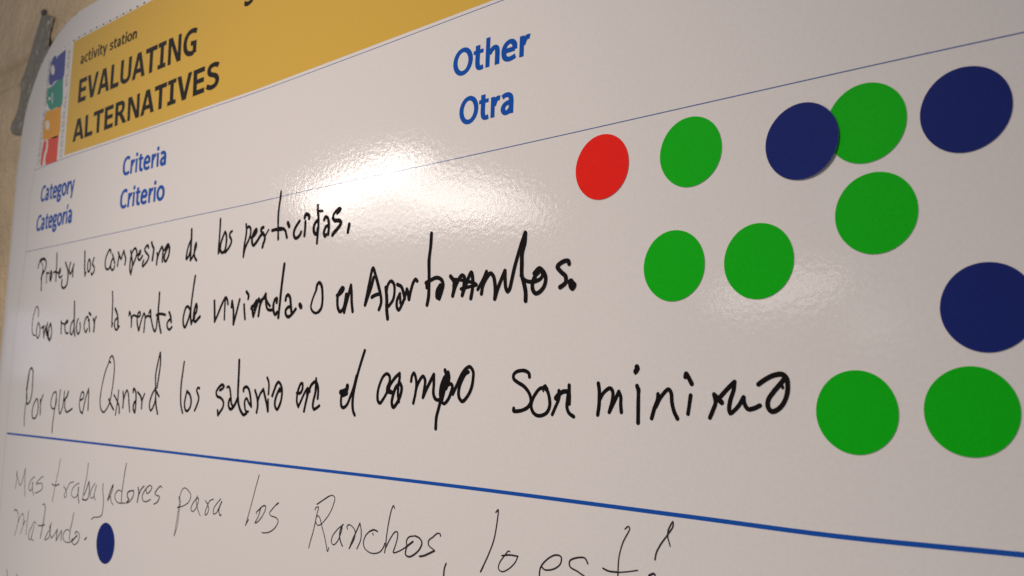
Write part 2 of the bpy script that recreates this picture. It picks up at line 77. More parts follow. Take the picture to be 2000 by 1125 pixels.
["salario","marker",[[1.3,[-357.966,-0.238],[-355.96,0.53],[-354.903,1.404],[-356.378,2.127],[-359.032,0.86],[-360.77,-1.147],[-360.029,-2.621],[-356.646,-3.542],[-354.598,-5.216],[-354.831,-7.179],[-356.479,-8.939],[-358.382,-10.593]],[1.2,[-358.382,-10.593],[-358.847,-8.64]],[1.2,[-352.561,1.065],[-350.989,1.329],[-349.872,-0.485],[-349.144,-2.905]],[1.4,[-349.102,-3.268],[-350.338,-4.388],[-350.571,-6.338],[-349.033,-7.874],[-346.879,-6.969],[-345.083,-4.996],[-343.766,-2.801]],[1.3,[-349.089,-3.39],[-348.391,-5.557],[-347.131,-6.734]],[1.45,[-344.409,12.311],[-344.137,6.609],[-344.023,1.533],[-343.819,-2.321],[-342.731,-6.14],[-340.683,-8.714],[-338.806,-9.846],[-336.713,-9.07]],[1.3,[-339.838,-0.333],[-339.942,0.623],[-337.847,1.487],[-335.997,0.438],[-334.616,-2.387],[-333.548,-6.381]],[1.1,[-333.548,-6.381],[-335.416,-5.009],[-337.349,-3.153],[-338.525,-4.368],[-338.294,-6.504],[-337.222,-8.374],[-335.482,-8.441]],[1.25,[-331.455,0.148],[-329.641,-2.997],[-328.953,-5.559],[-329.481,-8.615]],[1.2,[-329.122,-3.924],[-327.705,-1.32],[-325.607,0.7]],[1.3,[-325.607,0.7],[-323.789,-2.879],[-322.479,-5.63],[-321.632,-7.917]],[1.0,[-321.45,-7.681],[-321.887,-3.303]],[1.1,[-323.364,5.272],[-322.169,3.65],[-321.778,1.796],[-321.89,-1.22]],[1.25,[-319.163,-1.864],[-317.967,0.459],[-316.572,2.777],[-315.24,3.594],[-313.274,1.897],[-312.616,-0.832],[-313.285,-4.261],[-315.418,-7.05],[-316.98,-5.492],[-316.822,-2.968],[-315.456,-0.422],[-314.385,0.968]],[1.4,[-314.385,0.968],[-314.098,0.057]]]],
["en","marker",[[1.25,[-302.878,-0.444],[-300.587,-0.407],[-299.398,1.17],[-299.575,3.173],[-300.525,3.163],[-301.87,1.137],[-302.606,-1.334],[-302.575,-3.79],[-301.451,-5.657]],[1.15,[-301.451,-5.657],[-299.611,-2.835],[-297.602,0.086],[-296.218,1.434]],[1.3,[-297.713,-7.214],[-296.86,-4.102],[-295.839,-0.77]],[1.2,[-296.031,1.437],[-296.381,-1.0]],[1.2,[-295.691,-0.326],[-294.631,0.352]],[1.3,[-295.543,0.118],[-293.725,2.789],[-291.235,3.912],[-289.806,2.174],[-289.441,-0.005],[-289.541,-2.297]],[1.1,[-291.08,5.121],[-290.794,3.039]],[1.3,[-290.978,3.037],[-291.232,-0.472],[-292.112,-3.115],[-292.293,-5.307],[-291.466,-6.377]],[1.2,[-291.466,-6.377],[-289.695,-5.675],[-288.306,-4.878]]]],
["el","marker",[[2.0,[-275.983,0.262],[-274.213,0.534],[-272.491,1.292],[-272.189,2.515]],[1.8,[-274.516,-0.693],[-272.39,-0.046]],[1.3,[-275.329,-0.462],[-275.539,-2.913],[-274.992,-4.853],[-273.777,-5.187],[-271.892,-4.045],[-270.155,-1.099],[-268.462,2.316],[-267.197,6.197]],[1.35,[-263.232,15.123],[-264.87,11.274],[-266.496,7.167],[-267.758,3.291],[-268.637,-0.588],[-268.776,-3.969],[-268.212,-6.36],[-267.268,-7.652]]]],
["campo","marker",[[1.25,[-249.03,1.62],[-250.256,1.137],[-250.151,2.303],[-249.029,4.411],[-249.327,6.274],[-250.813,6.97],[-252.564,6.025],[-254.218,3.428],[-255.13,0.594],[-254.942,-2.222],[-253.784,-3.133],[-252.06,-1.693],[-250.391,0.436],[-248.433,3.486],[-246.089,5.825],[-244.051,7.105]],[1.25,[-244.051,7.105],[-243.946,5.375],[-244.373,3.758]],[1.6,[-249.702,0.912],[-247.9,0.709]],[1.4,[-243.497,3.766],[-245.535,2.592],[-246.953,-0.201],[-247.489,-2.984],[-246.693,-4.347],[-244.841,-2.921],[-243.245,-0.364],[-242.714,2.396],[-243.49,3.651]],[1.2,[-244.464,2.374],[-244.484,-0.157],[-243.817,-2.439]],[1.2,[-238.066,4.489],[-237.697,6.311],[-236.844,7.285],[-235.854,5.836],[-235.355,3.426],[-235.717,0.289],[-236.556,-2.736]],[1.25,[-235.592,1.254],[-234.815,3.431],[-232.286,6.215],[-231.147,4.904],[-231.357,2.273],[-231.901,-0.719]],[1.3,[-231.901,-0.719],[-230.121,2.289],[-227.035,6.832]],[1.25,[-227.035,6.832],[-226.872,3.752],[-226.871,0.441],[-225.746,-1.187],[-224.014,-1.385],[-223.012,-0.896]],[1.35,[-221.839,8.258],[-221.179,6.617],[-221.109,5.212]],[1.6,[-220.372,7.439],[-219.948,5.687],[-220.531,3.815],[-221.138,2.407]],[2.1,[-221.641,5.677],[-222.886,3.322],[-223.267,0.738],[-223.012,-0.896]],[1.7,[-221.571,4.273],[-222.109,1.459],[-222.695,-0.422]],[1.3,[-223.33,-1.371],[-224.212,-4.2],[-225.095,-7.034],[-225.249,-10.661]],[1.25,[-223.135,-1.834],[-221.739,-2.502],[-220.265,-1.538],[-219.012,0.345],[-218.143,3.142],[-218.847,3.832],[-220.508,3.348],[-221.138,2.407]],[1.25,[-217.852,0.597],[-216.156,3.396],[-214.008,6.875],[-212.128,8.72],[-210.528,9.291],[-209.01,7.804],[-208.92,5.752],[-209.582,2.558],[-211.397,-0.205],[-213.45,-1.618],[-214.991,-0.274],[-215.11,2.256],[-213.923,5.032],[-212.381,7.11],[-211.105,7.687]]]],
["son","marker",[[1.2,[-185.403,6.208],[-185.69,7.251],[-187.115,8.009],[-188.656,8.104],[-190.711,7.718],[-191.849,6.753],[-191.677,5.598],[-189.82,4.461],[-187.732,3.529],[-185.9,2.035],[-184.835,0.354],[-184.66,-1.149],[-185.746,-2.682],[-187.999,-3.688],[-190.299,-4.04],[-191.467,-3.979],[-191.416,-3.214]],[1.15,[-179.199,3.068],[-181.165,2.855],[-182.859,1.33],[-184.051,-0.572],[-184.492,-2.461],[-183.687,-4.127],[-182.164,-5.014],[-180.189,-4.95],[-178.26,-3.964],[-177.341,-2.091],[-177.526,0.123],[-178.188,1.966],[-179.215,3.627]],[1.6,[-179.45,3.251],[-178.698,2.702]],[0.6,[-180.037,2.31],[-179.857,2.033]],[1.1,[-176.303,-4.549],[-175.159,-2.403],[-174.022,-0.173],[-173.703,1.301]],[1.6,[-174.99,0.174],[-174.056,1.111]],[1.2,[-173.969,2.307],[-173.942,1.297]],[1.35,[-173.822,1.299],[-172.414,2.055],[-170.763,2.172]],[1.2,[-170.219,3.912],[-170.182,2.454],[-170.02,0.638],[-170.087,-1.362]],[1.15,[-170.516,1.721],[-170.705,-0.104],[-170.885,-2.29],[-170.14,-3.902],[-168.367,-4.929]]]],
["minimo","marker",[[1.25,[-159.822,4.56],[-159.449,2.612],[-159.407,0.487],[-159.476,-1.636],[-159.871,-4.119]],[1.15,[-159.178,0.138],[-157.996,1.926],[-155.718,3.281],[-154.83,2.329],[-154.902,0.228],[-155.926,-3.295]],[1.2,[-155.926,-3.295],[-154.243,-0.282],[-152.779,2.361]],[1.15,[-152.779,2.361],[-152.114,0.981],[-152.08,-1.101],[-151.833,-3.172]],[1.7,[-146.903,9.087],[-146.752,8.657],[-147.261,7.884]],[0.8,[-147.265,8.141],[-147.317,7.368]],[1.25,[-146.793,4.029],[-146.363,2.839],[-146.317,-0.568],[-146.309,-5.829]],[0.9,[-146.163,3.353],[-146.007,2.503]],[1.2,[-141.986,-4.495],[-141.111,-1.787],[-140.134,0.582],[-140.048,1.924]],[1.15,[-140.713,-1.441],[-139.34,0.933],[-136.789,3.227],[-135.998,2.326],[-135.683,-0.318],[-134.984,-2.609],[-134.003,-4.303]],[1.3,[-131.392,7.327],[-130.622,6.18],[-129.76,4.713]],[1.3,[-131.487,7.326],[-131.674,6.503]],[1.15,[-130.086,1.77],[-130.488,-0.847],[-130.855,-2.974]],[1.15,[-124.432,-3.73],[-123.504,-1.701],[-122.832,0.095],[-123.258,2.164]],[1.4,[-123.088,1.87],[-121.992,1.002],[-121.07,0.136]],[1.2,[-122.496,0.547],[-121.155,1.905],[-119.491,3.554],[-117.512,5.339]],[1.15,[-117.512,5.339],[-117.759,3.284],[-118.665,0.777],[-118.995,-1.573],[-118.666,-2.441],[-117.681,-1.828],[-116.213,-0.333],[-114.995,1.582]],[1.15,[-114.995,1.582],[-114.757,-0.007],[-113.797,-1.282],[-112.362,-1.099],[-110.621,-0.337]],[1.25,[-110.994,4.82],[-109.181,5.984],[-107.0,6.996],[-104.697,7.217],[-103.641,6.304],[-103.355,4.195],[-103.673,2.083],[-104.749,-0.047],[-106.283,-1.355],[-107.514,-1.674],[-108.437,-0.707],[-108.428,0.998],[-107.024,3.013],[-105.324,4.878],[-104.249,6.159]],[0.8,[-104.717,4.46],[-104.644,4.038]]]],
["Mas","pen",[[0.46,[-567.462,-48.284],[-566.859,-53.001],[-567.506,-58.333]],[0.46,[-567.344,-48.805],[-565.198,-52.171],[-561.153,-55.883],[-557.932,-51.968],[-555.626,-46.053]],[0.46,[-555.626,-46.053],[-555.195,-52.106],[-553.176,-61.279]],[0.46,[-542.011,-49.729],[-546.379,-51.773],[-548.681,-55.389],[-547.808,-57.377],[-545.181,-57.326],[-543.931,-55.002],[-544.007,-52.616]],[0.46,[-544.364,-52.986],[-543.643,-56.344],[-541.644,-59.578]],[0.46,[-530.671,-48.71],[-533.833,-49.791],[-539.099,-53.249],[-531.542,-52.646],[-530.645,-54.925],[-535.653,-57.365],[-539.732,-58.393]]]],
["trabajadores","pen",[[0.42,[-510.672,-38.019],[-512.394,-45.536],[-514.879,-53.289],[-516.607,-60.831]],[0.6,[-518.836,-51.797],[-514.278,-52.254],[-509.703,-51.066]],[0.6,[-504.034,-51.746],[-500.591,-53.399]],[0.42,[-500.591,-53.399],[-499.721,-55.899],[-501.771,-57.368],[-502.461,-55.817],[-499.948,-52.701],[-496.691,-49.543],[-492.293,-48.555]],[0.42,[-485.844,-48.839],[-489.079,-49.573],[-493.14,-52.134],[-494.165,-54.773],[-491.595,-56.298],[-487.973,-55.5],[-486.169,-53.132],[-486.262,-50.612]],[0.7,[-486.601,-50.798],[-486.248,-54.717],[-484.461,-58.333]],[0.42,[-477.115,-38.124],[-478.019,-45.243],[-479.896,-51.03],[-480.719,-56.578]],[0.7,[-480.775,-56.271],[-476.736,-56.371]],[0.6,[-476.736,-56.371],[-474.462,-54.923],[-473.808,-50.522],[-474.795,-47.025]],[0.6,[-479.335,-54.11],[-477.018,-50.79],[-474.822,-46.872]],[0.42,[-467.909,-47.269],[-470.987,-49.989],[-472.617,-52.913],[-471.585,-54.677],[-468.83,-54.123],[-467.565,-51.244],[-466.355,-48.068]],[0.42,[-467.565,-51.244],[-468.152,-53.14],[-466.5,-55.295]],[0.42,[-459.257,-46.734],[-459.007,-50.212],[-457.561,-54.632],[-457.474,-59.157],[-458.707,-61.996],[-463.698,-63.265],[-466.459,-63.549],[-469.054,-64.887]],[0.6,[-448.754,-46.497],[-450.936,-49.528],[-453.189,-54.233]],[0.42,[-452.855,-54.203],[-450.59,-51.599],[-449.046,-48.769],[-448.399,-46.618]],[0.42,[-450.16,-52.16],[-449.435,-54.489],[-446.887,-55.742]],[0.42,[-436.6,-35.481],[-437.784,-41.037],[-438.771,-47.022],[-439.077,-51.178],[-438.929,-54.109]],[0.42,[-439.452,-48.851],[-442.451,-48.513],[-445.467,-50.256],[-445.783,-52.367],[-442.842,-54.177],[-438.905,-54.254],[-435.107,-53.753]],[0.6,[-427.508,-47.544],[-430.309,-47.781],[-433.313,-48.913],[-432.948,-51.218],[-431.6,-51.68],[-433.843,-53.636]],[0.42,[-433.82,-53.779],[-430.214,-52.427],[-427.507,-49.573],[-427.508,-47.544]],[0.6,[-423.437,-45.613],[-422.456,-47.979],[-423.331,-52.37]],[0.5,[-422.064,-48.52],[-420.542,-46.38],[-417.754,-44.573]],[0.42,[-415.68,-46.257],[-414.874,-47.611],[-412.03,-46.516],[-410.548,-44.411],[-412.422,-43.856],[-416.321,-46.026],[-418.903,-49.104],[-418.003,-51.022],[-414.926,-51.308],[-410.926,-49.952]],[0.42,[-401.226,-43.925],[-402.47,-43.329],[-405.173,-44.811],[-407.215,-46.949],[-405.933,-47.679],[-402.969,-47.977],[-404.379,-50.336],[-407.695,-51.764]]]],
["Matando","pen",[[0.6,[-566.32,-70.536],[-565.082,-69.591],[-562.898,-69.651],[-560.777,-71.078]],[0.42,[-560.777,-71.078],[-559.36,-74.197],[-560.793,-78.967],[-562.67,-83.387]],[0.42,[-559.062,-75.523],[-556.641,-72.019],[-553.763,-70.646],[-552.381,-72.124],[-552.591,-77.526],[-555.156,-81.847]],[0.6,[-551.795,-76.365],[-549.865,-74.012]],[0.42,[-546.285,-68.156],[-546.808,-73.69],[-547.242,-81.208]],[0.45,[-534.763,-74.262],[-537.009,-73.186],[-540.431,-76.196],[-543.597,-80.524],[-542.701,-83.068],[-540.37,-82.793],[-538.99,-79.732],[-537.229,-75.319]],[0.42,[-539.763,-80.876],[-539.044,-82.637],[-536.571,-83.132]],[0.6,[-528.404,-63.39],[-526.55,-62.823],[-524.976,-64.109],[-524.989,-68.795],[-526.176,-74.117],[-528.062,-80.823]],[0.6,[-532.015,-74.621],[-528.748,-74.397],[-523.725,-73.333]],[0.42,[-515.428,-71.412],[-516.581,-73.587],[-516.697,-76.163],[-514.223,-78.945]],[0.7,[-516.421,-72.8],[-517.104,-74.157]],[0.45,[-518.05,-75.802],[-522.163,-80.903],[-516.813,-78.736],[-515.957,-73.519]],[0.42,[-514.173,-79.194],[-510.82,-77.024],[-507.386,-73.847]],[0.6,[-507.386,-73.847],[-507.76,-76.672],[-507.78,-79.707]],[0.42,[-507.78,-79.707],[-505.741,-77.449],[-502.147,-73.768]],[0.42,[-502.051,-74.259],[-502.039,-79.024]],[0.42,[-489.315,-63.675],[-490.526,-68.26],[-491.877,-72.124],[-492.322,-77.621]],[0.42,[-492.569,-73.193],[-495.375,-72.637],[-498.716,-74.134],[-500.076,-76.54],[-498.162,-78.563],[-493.869,-78.92],[-489.902,-77.827],[-488.439,-76.176]],[0.7,[-483.521,-74.255],[-486.422,-75.94],[-489.034,-77.723]],[0.42,[-485.044,-72.346],[-481.402,-73.157],[-480.961,-75.543],[-483.401,-78.028],[-486.721,-79.042],[-488.942,-78.205]],[0.6,[-485.044,-72.346],[-485.921,-73.918]],[0.7,[-472.955,-74.0],[-474.704,-75.29]]]],
["para","pen",[[0.35,[-387.979,-63.489],[-386.96,-58.786],[-386.05,-53.286],[-385.232,-49.148],[-386.135,-46.519]],[0.35,[-387.743,-63.192],[-385.838,-58.934],[-385.001,-52.912],[-384.491,-48.538],[-385.555,-46.739]],[0.42,[-385.248,-46.982],[-384.485,-44.476],[-382.018,-42.508],[-378.687,-43.173],[-376.03,-45.088],[-377.041,-47.584],[-381.05,-49.834],[-386.338,-51.149]],[0.6,[-386.61,-51.175],[-384.746,-50.725]],[0.42,[-370.515,-44.869],[-371.418,-46.009],[-374.242,-48.657],[-375.281,-50.884],[-373.855,-51.673],[-371.405,-50.242],[-369.669,-47.436],[-369.608,-45.846],[-371.159,-45.985],[-370.828,-48.6],[-369.242,-50.822],[-367.443,-52.743]],[0.5,[-363.879,-46.245],[-361.941,-47.501]],[0.42,[-361.941,-47.501],[-360.938,-49.486],[-361.971,-51.406],[-363.416,-52.073],[-363.575,-50.786],[-362.317,-48.579],[-360.594,-46.075],[-357.701,-45.033]],[0.42,[-352.074,-44.395],[-354.563,-46.293],[-357.21,-49.122],[-356.996,-50.906],[-355.06,-50.455],[-352.888,-47.932],[-351.213,-45.47]],[0.6,[-351.213,-45.47],[-352.461,-47.379],[-353.226,-49.246]],[0.5,[-353.226,-49.246],[-351.773,-51.147],[-351.092,-50.695]]]],
["los","pen",[[0.42,[-325.109,-32.762],[-327.157,-38.091],[-329.252,-43.937],[-331.381,-49.563],[-332.836,-53.043]],[0.45,[-332.836,-53.043],[-330.826,-50.49]],[0.55,[-319.41,-44.472],[-320.325,-44.075],[-322.431,-45.004],[-324.503,-46.422]],[0.42,[-324.503,-46.422],[-325.752,-47.277],[-325.481,-47.738]],[0.42,[-322.82,-45.527],[-324.254,-48.831],[-326.222,-51.35],[-324.08,-50.514],[-321.241,-48.038],[-319.53,-45.45],[-319.434,-44.232]],[0.6,[-311.025,-42.24],[-312.231,-42.949]],[0.42,[-311.844,-42.555],[-315.023,-45.01],[-316.589,-46.604],[-315.641,-47.467],[-312.182,-47.829],[-310.6,-48.851],[-311.862,-51.121],[-315.481,-53.425],[-319.288,-54.335],[-321.03,-54.412]]]],
["Ranchos","pen",[[0.5,[-286.752,-40.461],[-283.257,-38.662],[-279.983,-37.015]],[0.4,[-279.983,-37.015],[-277.777,-36.483],[-276.414,-37.257],[-276.976,-39.542],[-279.118,-43.102],[-281.907,-45.854],[-284.058,-47.433],[-285.947,-47.75],[-287.006,-46.618],[-286.756,-45.005],[-285.648,-44.438],[-284.414,-45.442],[-283.266,-47.797],[-281.489,-50.961],[-280.1,-54.141],[-279.18,-56.247],[-278.547,-54.838]],[0.4,[-287.732,-42.603],[-287.415,-41.776],[-285.711,-41.384],[-286.468,-43.841],[-287.485,-47.803],[-288.389,-50.851],[-289.351,-53.229],[-290.441,-56.422]],[0.4,[-270.797,-45.891],[-273.922,-47.883],[-276.654,-50.624],[-277.232,-52.685],[-276.053,-53.537],[-273.945,-52.291],[-272.321,-49.683],[-271.424,-47.167],[-271.654,-46.533]],[0.55,[-271.148,-46.039],[-272.439,-48.159],[-272.649,-50.16],[-271.76,-52.249],[-270.771,-53.331]],[0.4,[-268.351,-47.265],[-268.772,-46.438],[-267.754,-45.672],[-265.395,-46.286],[-264.059,-47.653],[-264.411,-50.07],[-266.974,-53.732]],[0.5,[-266.974,-53.732],[-265.111,-50.152],[-263.218,-47.126],[-261.66,-44.475]],[0.4,[-261.66,-44.475],[-260.778,-47.068],[-260.91,-50.087],[-262.77,-53.317]],[0.55,[-252.135,-46.202],[-254.007,-45.884],[-256.33,-46.675]],[0.4,[-256.33,-46.675],[-258.273,-48.282],[-259.32,-50.54],[-258.673,-52.381],[-255.85,-53.619],[-252.815,-53.549],[-250.208,-52.589],[-248.662,-50.934],[-248.089,-49.612]],[0.4,[-254.6,-47.116],[-254.296,-47.611]],[0.4,[-243.81,-37.745],[-244.403,-36.877],[-245.384,-38.476],[-246.56,-42.762],[-247.347,-47.474],[-247.666,-50.973],[-248.024,-52.747]],[0.4,[-247.486,-50.951],[-245.506,-47.949],[-243.154,-45.382],[-241.916,-45.242],[-241.804,-47.057],[-242.857,-50.151],[-243.629,-52.074],[-240.661,-51.243],[-237.264,-49.462]],[0.65,[-237.264,-49.462],[-235.595,-48.357],[-234.101,-47.391]],[0.4,[-237.131,-48.769],[-237.211,-47.424],[-236.07,-46.162],[-233.013,-45.47]],[0.55,[-233.013,-45.47],[-230.94,-46.011],[-229.792,-47.21],[-230.753,-49.328],[-233.354,-51.439],[-235.703,-52.414],[-237.463,-51.967],[-237.383,-50.379],[-236.932,-49.196]],[0.4,[-221.253,-44.219],[-221.454,-43.477],[-222.755,-43.516],[-224.656,-44.833],[-226.57,-46.16],[-226.664,-47.496],[-223.783,-48.898]],[0.6,[-223.778,-49.007],[-226.028,-50.059],[-228.632,-51.165],[-230.623,-51.644]],[0.5,[-218.272,-52.201],[-218.986,-53.916],[-219.186,-56.314]]]],
["lo","pen",[[0.5,[-197.547,-34.471],[-196.647,-33.597],[-196.901,-36.953],[-198.055,-42.557],[-200.083,-47.108],[-203.206,-52.619]],[0.6,[-203.206,-52.619],[-202.156,-50.906]],[0.5,[-194.617,-46.793],[-191.419,-46.188],[-188.248,-46.161]],[0.4,[-188.248,-46.161],[-189.235,-48.003],[-191.803,-50.259],[-194.442,-51.393],[-195.818,-50.814],[-195.607,-49.24],[-193.543,-46.654],[-191.992,-45.11],[-191.453,-45.234]]]],
["esta","pen",[[0.5,[-178.965,-47.929],[-177.948,-48.53],[-174.509,-47.87],[-172.123,-46.081],[-171.93,-44.229],[-173.64,-43.901],[-176.555,-45.2],[-179.458,-48.182],[-179.869,-51.209]],[0.5,[-162.467,-44.782],[-163.42,-43.48],[-165.983,-43.636],[-168.791,-44.908],[-168.755,-46.351],[-165.895,-47.398],[-162.612,-48.716]],[0.4,[-150.139,-34.109],[-149.069,-33.296],[-148.631,-33.769],[-150.735,-37.657],[-151.979,-41.635],[-152.317,-47.575]],[0.5,[-157.226,-45.307],[-155.432,-45.758],[-151.913,-45.614]],[0.35,[-151.913,-45.614],[-148.895,-45.018],[-145.925,-44.262]],[0.6,[-142.358,-45.116],[-140.922,-44.407],[-140.508,-44.684]],[0.35,[-135.917,-36.879],[-136.741,-34.636]],[0.45,[-136.741,-34.636],[-136.554,-32.937],[-135.166,-30.606],[-135.157,-31.778],[-136.946,-34.324],[-138.952,-36.915],[-140.157,-39.087],[-140.549,-40.822]]]],
["scrap","pen",[[0.5,[-569.928,-102.955],[-567.698,-106.402]],[0.5,[-555.447,-103.167],[-553.523,-104.738]]]]],"rules":{"thin_top":[[-581.004,126.379],[-538.444,127.137],[-490.001,126.745],[-433.971,126.424],[-385.823,126.271],[-343.963,125.908],[-274.908,126.527],[-200.644,127.505],[-138.856,128.274]],"thin_mid":[[-582.131,77.544],[-481.559,77.574],[-402.491,77.683],[-338.941,77.66],[-304.475,78.107],[-227.669,77.994],[-174.404,78.232],[-122.627,78.62],[-77.622,78.923],[-49.84,78.942],[-31.59,78.989]],"thick":[[-586.89,-28.365],[-436.41,-28.127],[-327.921,-28.2],[-212.907,-28.199],[-128.295,-28.879],[-91.102,-29.232],[-53.369,-28.435],[-32.039,-28.169]],"margin":[[-578.54,125.525],[-583.359,112.421],[-582.169,78.768],[-584.465,61.28],[-587.882,33.293],[-588.286,-27.752],[-588.021,-50.557],[-586.7,-87.372],[-585.935,-110.037]]},"banner":[[-538.104,195.402],[-444.999,194.742],[-351.05,193.982],[-107.496,192.498],[-107.829,129.484],[-205.137,128.741],[-275.01,127.949],[-344.095,127.171],[-385.975,127.5],[-434.144,127.614],[-490.247,128.176],[-538.445,128.911],[-538.843,161.303]],"dots":[[-538.05,196.211],[-531.232,196.449],[-523.842,196.543],[-516.225,196.425],[-508.675,196.583],[-500.37,196.217],[-492.405,196.102],[-484.676,196.065],[-476.851,195.905],[-468.975,195.86],[-461.316,195.774],[-453.81,195.661],[-446.199,195.614]],"sdots":[[-545.118,195.939],[-551.005,195.505],[-556.12,195.079],[-534.588,196.306],[-527.491,196.519],[-519.878,196.45],[-512.426,196.474],[-504.467,196.391],[-496.337,196.166],[-488.397,196.065],[-480.631,196.026],[-473.024,195.988]],"logo":[["navy",[[-548.592,193.319],[-554.357,192.68],[-560.845,191.893],[-563.945,193.117],[-566.377,192.593],[-569.024,188.84],[-569.962,182.513],[-569.395,178.044],[-565.412,175.186],[-561.51,176.734],[-554.812,176.521],[-548.945,176.68]]],
["teal",[[-549.029,176.274],[-558.92,176.327],[-563.617,174.667],[-570.764,173.844],[-571.015,167.535],[-567.145,162.82],[-564.074,160.228],[-555.678,160.04],[-547.959,159.954]]],
["orange",[[-548.549,159.648],[-563.122,159.689],[-569.684,160.219],[-571.682,153.261],[-571.698,147.526],[-570.805,143.224],[-563.069,142.845],[-548.449,142.597]]],
["red",[[-548.575,142.41],[-563.694,142.596],[-562.796,138.204],[-563.245,135.453],[-564.742,132.865],[-565.192,130.111],[-563.893,127.095],[-548.326,127.19]]],
["red",[[-569.409,142.276],[-571.172,136.719],[-571.698,131.815],[-571.463,128.224],[-568.654,127.097],[-568.355,130.594],[-567.703,134.037],[-565.645,137.252],[-565.521,140.776],[-566.672,142.246]]]],"holes":[["navy",[[-562.309,184.087],[-562.295,182.928],[-562.737,182.045],[-563.571,181.572],[-564.671,181.581],[-565.871,182.072],[-566.989,182.974],[-567.854,184.149],[-568.331,185.419],[-568.347,186.588],[-567.899,187.476],[-567.056,187.947],[-565.948,187.93],[-564.746,187.429],[-563.634,186.522],[-562.779,185.349]]],
["orange",[[-563.013,150.847],[-563.024,149.762],[-563.512,148.927],[-564.405,148.468],[-565.569,148.456],[-566.828,148.895],[-567.992,149.718],[-568.882,150.803],[-569.359,151.984],[-569.35,153.078],[-568.856,153.918],[-567.952,154.374],[-566.78,154.377],[-565.519,153.93],[-564.362,153.101],[-563.483,152.019]]],
["teal",[[-564.643,167.204],[-564.696,166.83],[-565.01,166.567],[-565.536,166.454],[-566.196,166.508],[-566.89,166.722],[-567.511,167.064],[-567.965,167.48],[-568.183,167.909],[-568.129,168.284],[-567.814,168.548],[-567.284,168.66],[-566.622,168.604],[-565.929,168.388],[-565.31,168.046],[-564.858,167.63]]],
["teal",[[-563.592,170.359],[-562.363,170.109],[-561.366,163.485],[-562.415,163.69]]],
["navy",[[-562.03,191.951],[-560.575,190.534],[-560.099,191.504]]]],"texts":[["EVALUATING","V","black",[[-527.293,156.796],[-395.821,155.312],[-396.372,168.856],[-527.352,170.403]]],
["ALTERNATIVES","V","black",[[-528.726,134.849],[-373.675,134.806],[-374.289,147.411],[-529.427,147.462]]],
["activity station","v","black",[[-527.131,179.312],[-458.904,178.251],[-458.663,183.935],[-527.152,185.587]]],
["Other","C","blue",[[-223.115,106.329],[-188.735,106.453],[-188.605,115.568],[-223.061,115.435]]],
["Otra","C","blue",[[-219.352,89.041],[-194.02,88.941],[-194.038,98.074],[-219.293,98.105]]],
["Criteria","C","blue",[[-464.424,106.535],[-417.878,105.693],[-418.185,114.975],[-464.294,116.244]]],
["Criterio","C","blue",[[-464.766,89.492],[-417.946,88.602],[-418.323,98.301],[-464.371,99.227]]],
["Category","C","blue",[[-567.581,105.55],[-520.837,105.303],[-521.366,115.134],[-566.948,114.887]]],
["Categoría","C","blue",[[-570.275,88.441],[-520.337,88.706],[-520.889,98.591],[-569.646,97.755]]],
["VENTURA COUNTY","V","faint",[[-573.168,128.631],[-568.49,192.555],[-571.787,192.365],[-576.848,128.251]]],
["GENERAL PLAN","V","faint",[[-541.377,128.034],[-541.984,192.251],[-545.44,192.152],[-545.14,127.722]]]],"g":[[-357.375,170.219],[-357.711,168.958],[-357.482,167.979],[-356.56,167.412],[-354.898,167.139],[-353.095,167.352],[-351.534,167.859],[-350.419,168.717],[-349.744,169.926],[-349.507,171.488],[-351.783,172.126],[-352.021,170.558],[-353.116,169.459],[-354.004,169.236],[-355.131,169.31],[-356.405,169.777]],"edge":[[-107.433,204.352],[-199.669,206.279],[-314.096,204.043],[-386.766,208.104],[-446.279,210.864],[-486.276,212.419],[-513.171,213.5],[-536.783,212.121],[-552.257,211.139],[-563.192,208.603],[-574.342,205.666],[-583.021,203.379],[-588.721,197.531],[-594.299,190.378],[-599.359,182.707],[-606.833,172.176],[-610.09,160.171],[-611.997,139.605],[-613.408,122.368],[-612.303,106.824],[-611.826,81.332],[-613.287,65.035],[-613.805,46.243],[-612.996,15.172],[-613.45,-30.676],[-614.714,-75.807],[-612.329,-134.22],[-614.798,-220.233]],"tape":[[-612.65,233.943],[-602.48,230.926],[-593.222,227.494],[-593.866,223.018],[-597.283,216.914],[-596.706,210.245],[-589.347,200.52],[-591.539,188.602],[-597.178,178.353],[-605.809,166.923],[-616.931,158.703],[-628.498,158.708],[-637.938,159.318],[-645.352,161.613],[-648.897,165.662],[-646.408,170.031],[-641.964,173.33],[-639.423,177.3],[-637.212,182.684],[-636.866,188.776],[-638.722,193.28],[-635.456,197.739],[-630.834,203.582],[-626.482,210.457],[-622.952,217.134],[-618.73,224.279],[-614.385,230.659]],"bit":[[-613.215,234.749],[-611.182,236.583],[-607.095,236.164],[-605.465,234.043],[-607.126,232.462],[-611.21,232.863]],"joint":[[-717.94,205.497],[-677.942,200.172],[-650.788,199.756],[-631.527,198.029],[-585.086,197.052]],"stick":[["red",-159.79,66.31],
["green",-130.54,66.09],
["navy",-99.27,63.73],
["green",-83.61,65.44],
["navy",-61.85,64.53],
["green",-81.65,44.03],
["green",-135.47,35.91],
["green",-110.93,35.23],
["navy",-58.64,21.42],
["green",-86.81,-1.23],
["green",-62.48,-0.38],
["navy",-452.08,-74.23]],"gap":9.0}''')
for i, (C_, X_, Y_, Z_, sx, sy, rad, colr, shp) in enumerate(DATA['lamps']):
    o = area('window_light' if shp == 'RECTANGLE' else 'ceiling_lamp', Vector(C_)+Vector((0, 0, CAM_Z)), (0, 0, CAM_Z), sx, sy, rad, colr, shape=shp)
    mw = Matrix((X_, Y_, Z_)).transposed().to_4x4(); mw.translation = Vector(C_)+Vector((0, 0, CAM_Z))
    o.matrix_world = mw

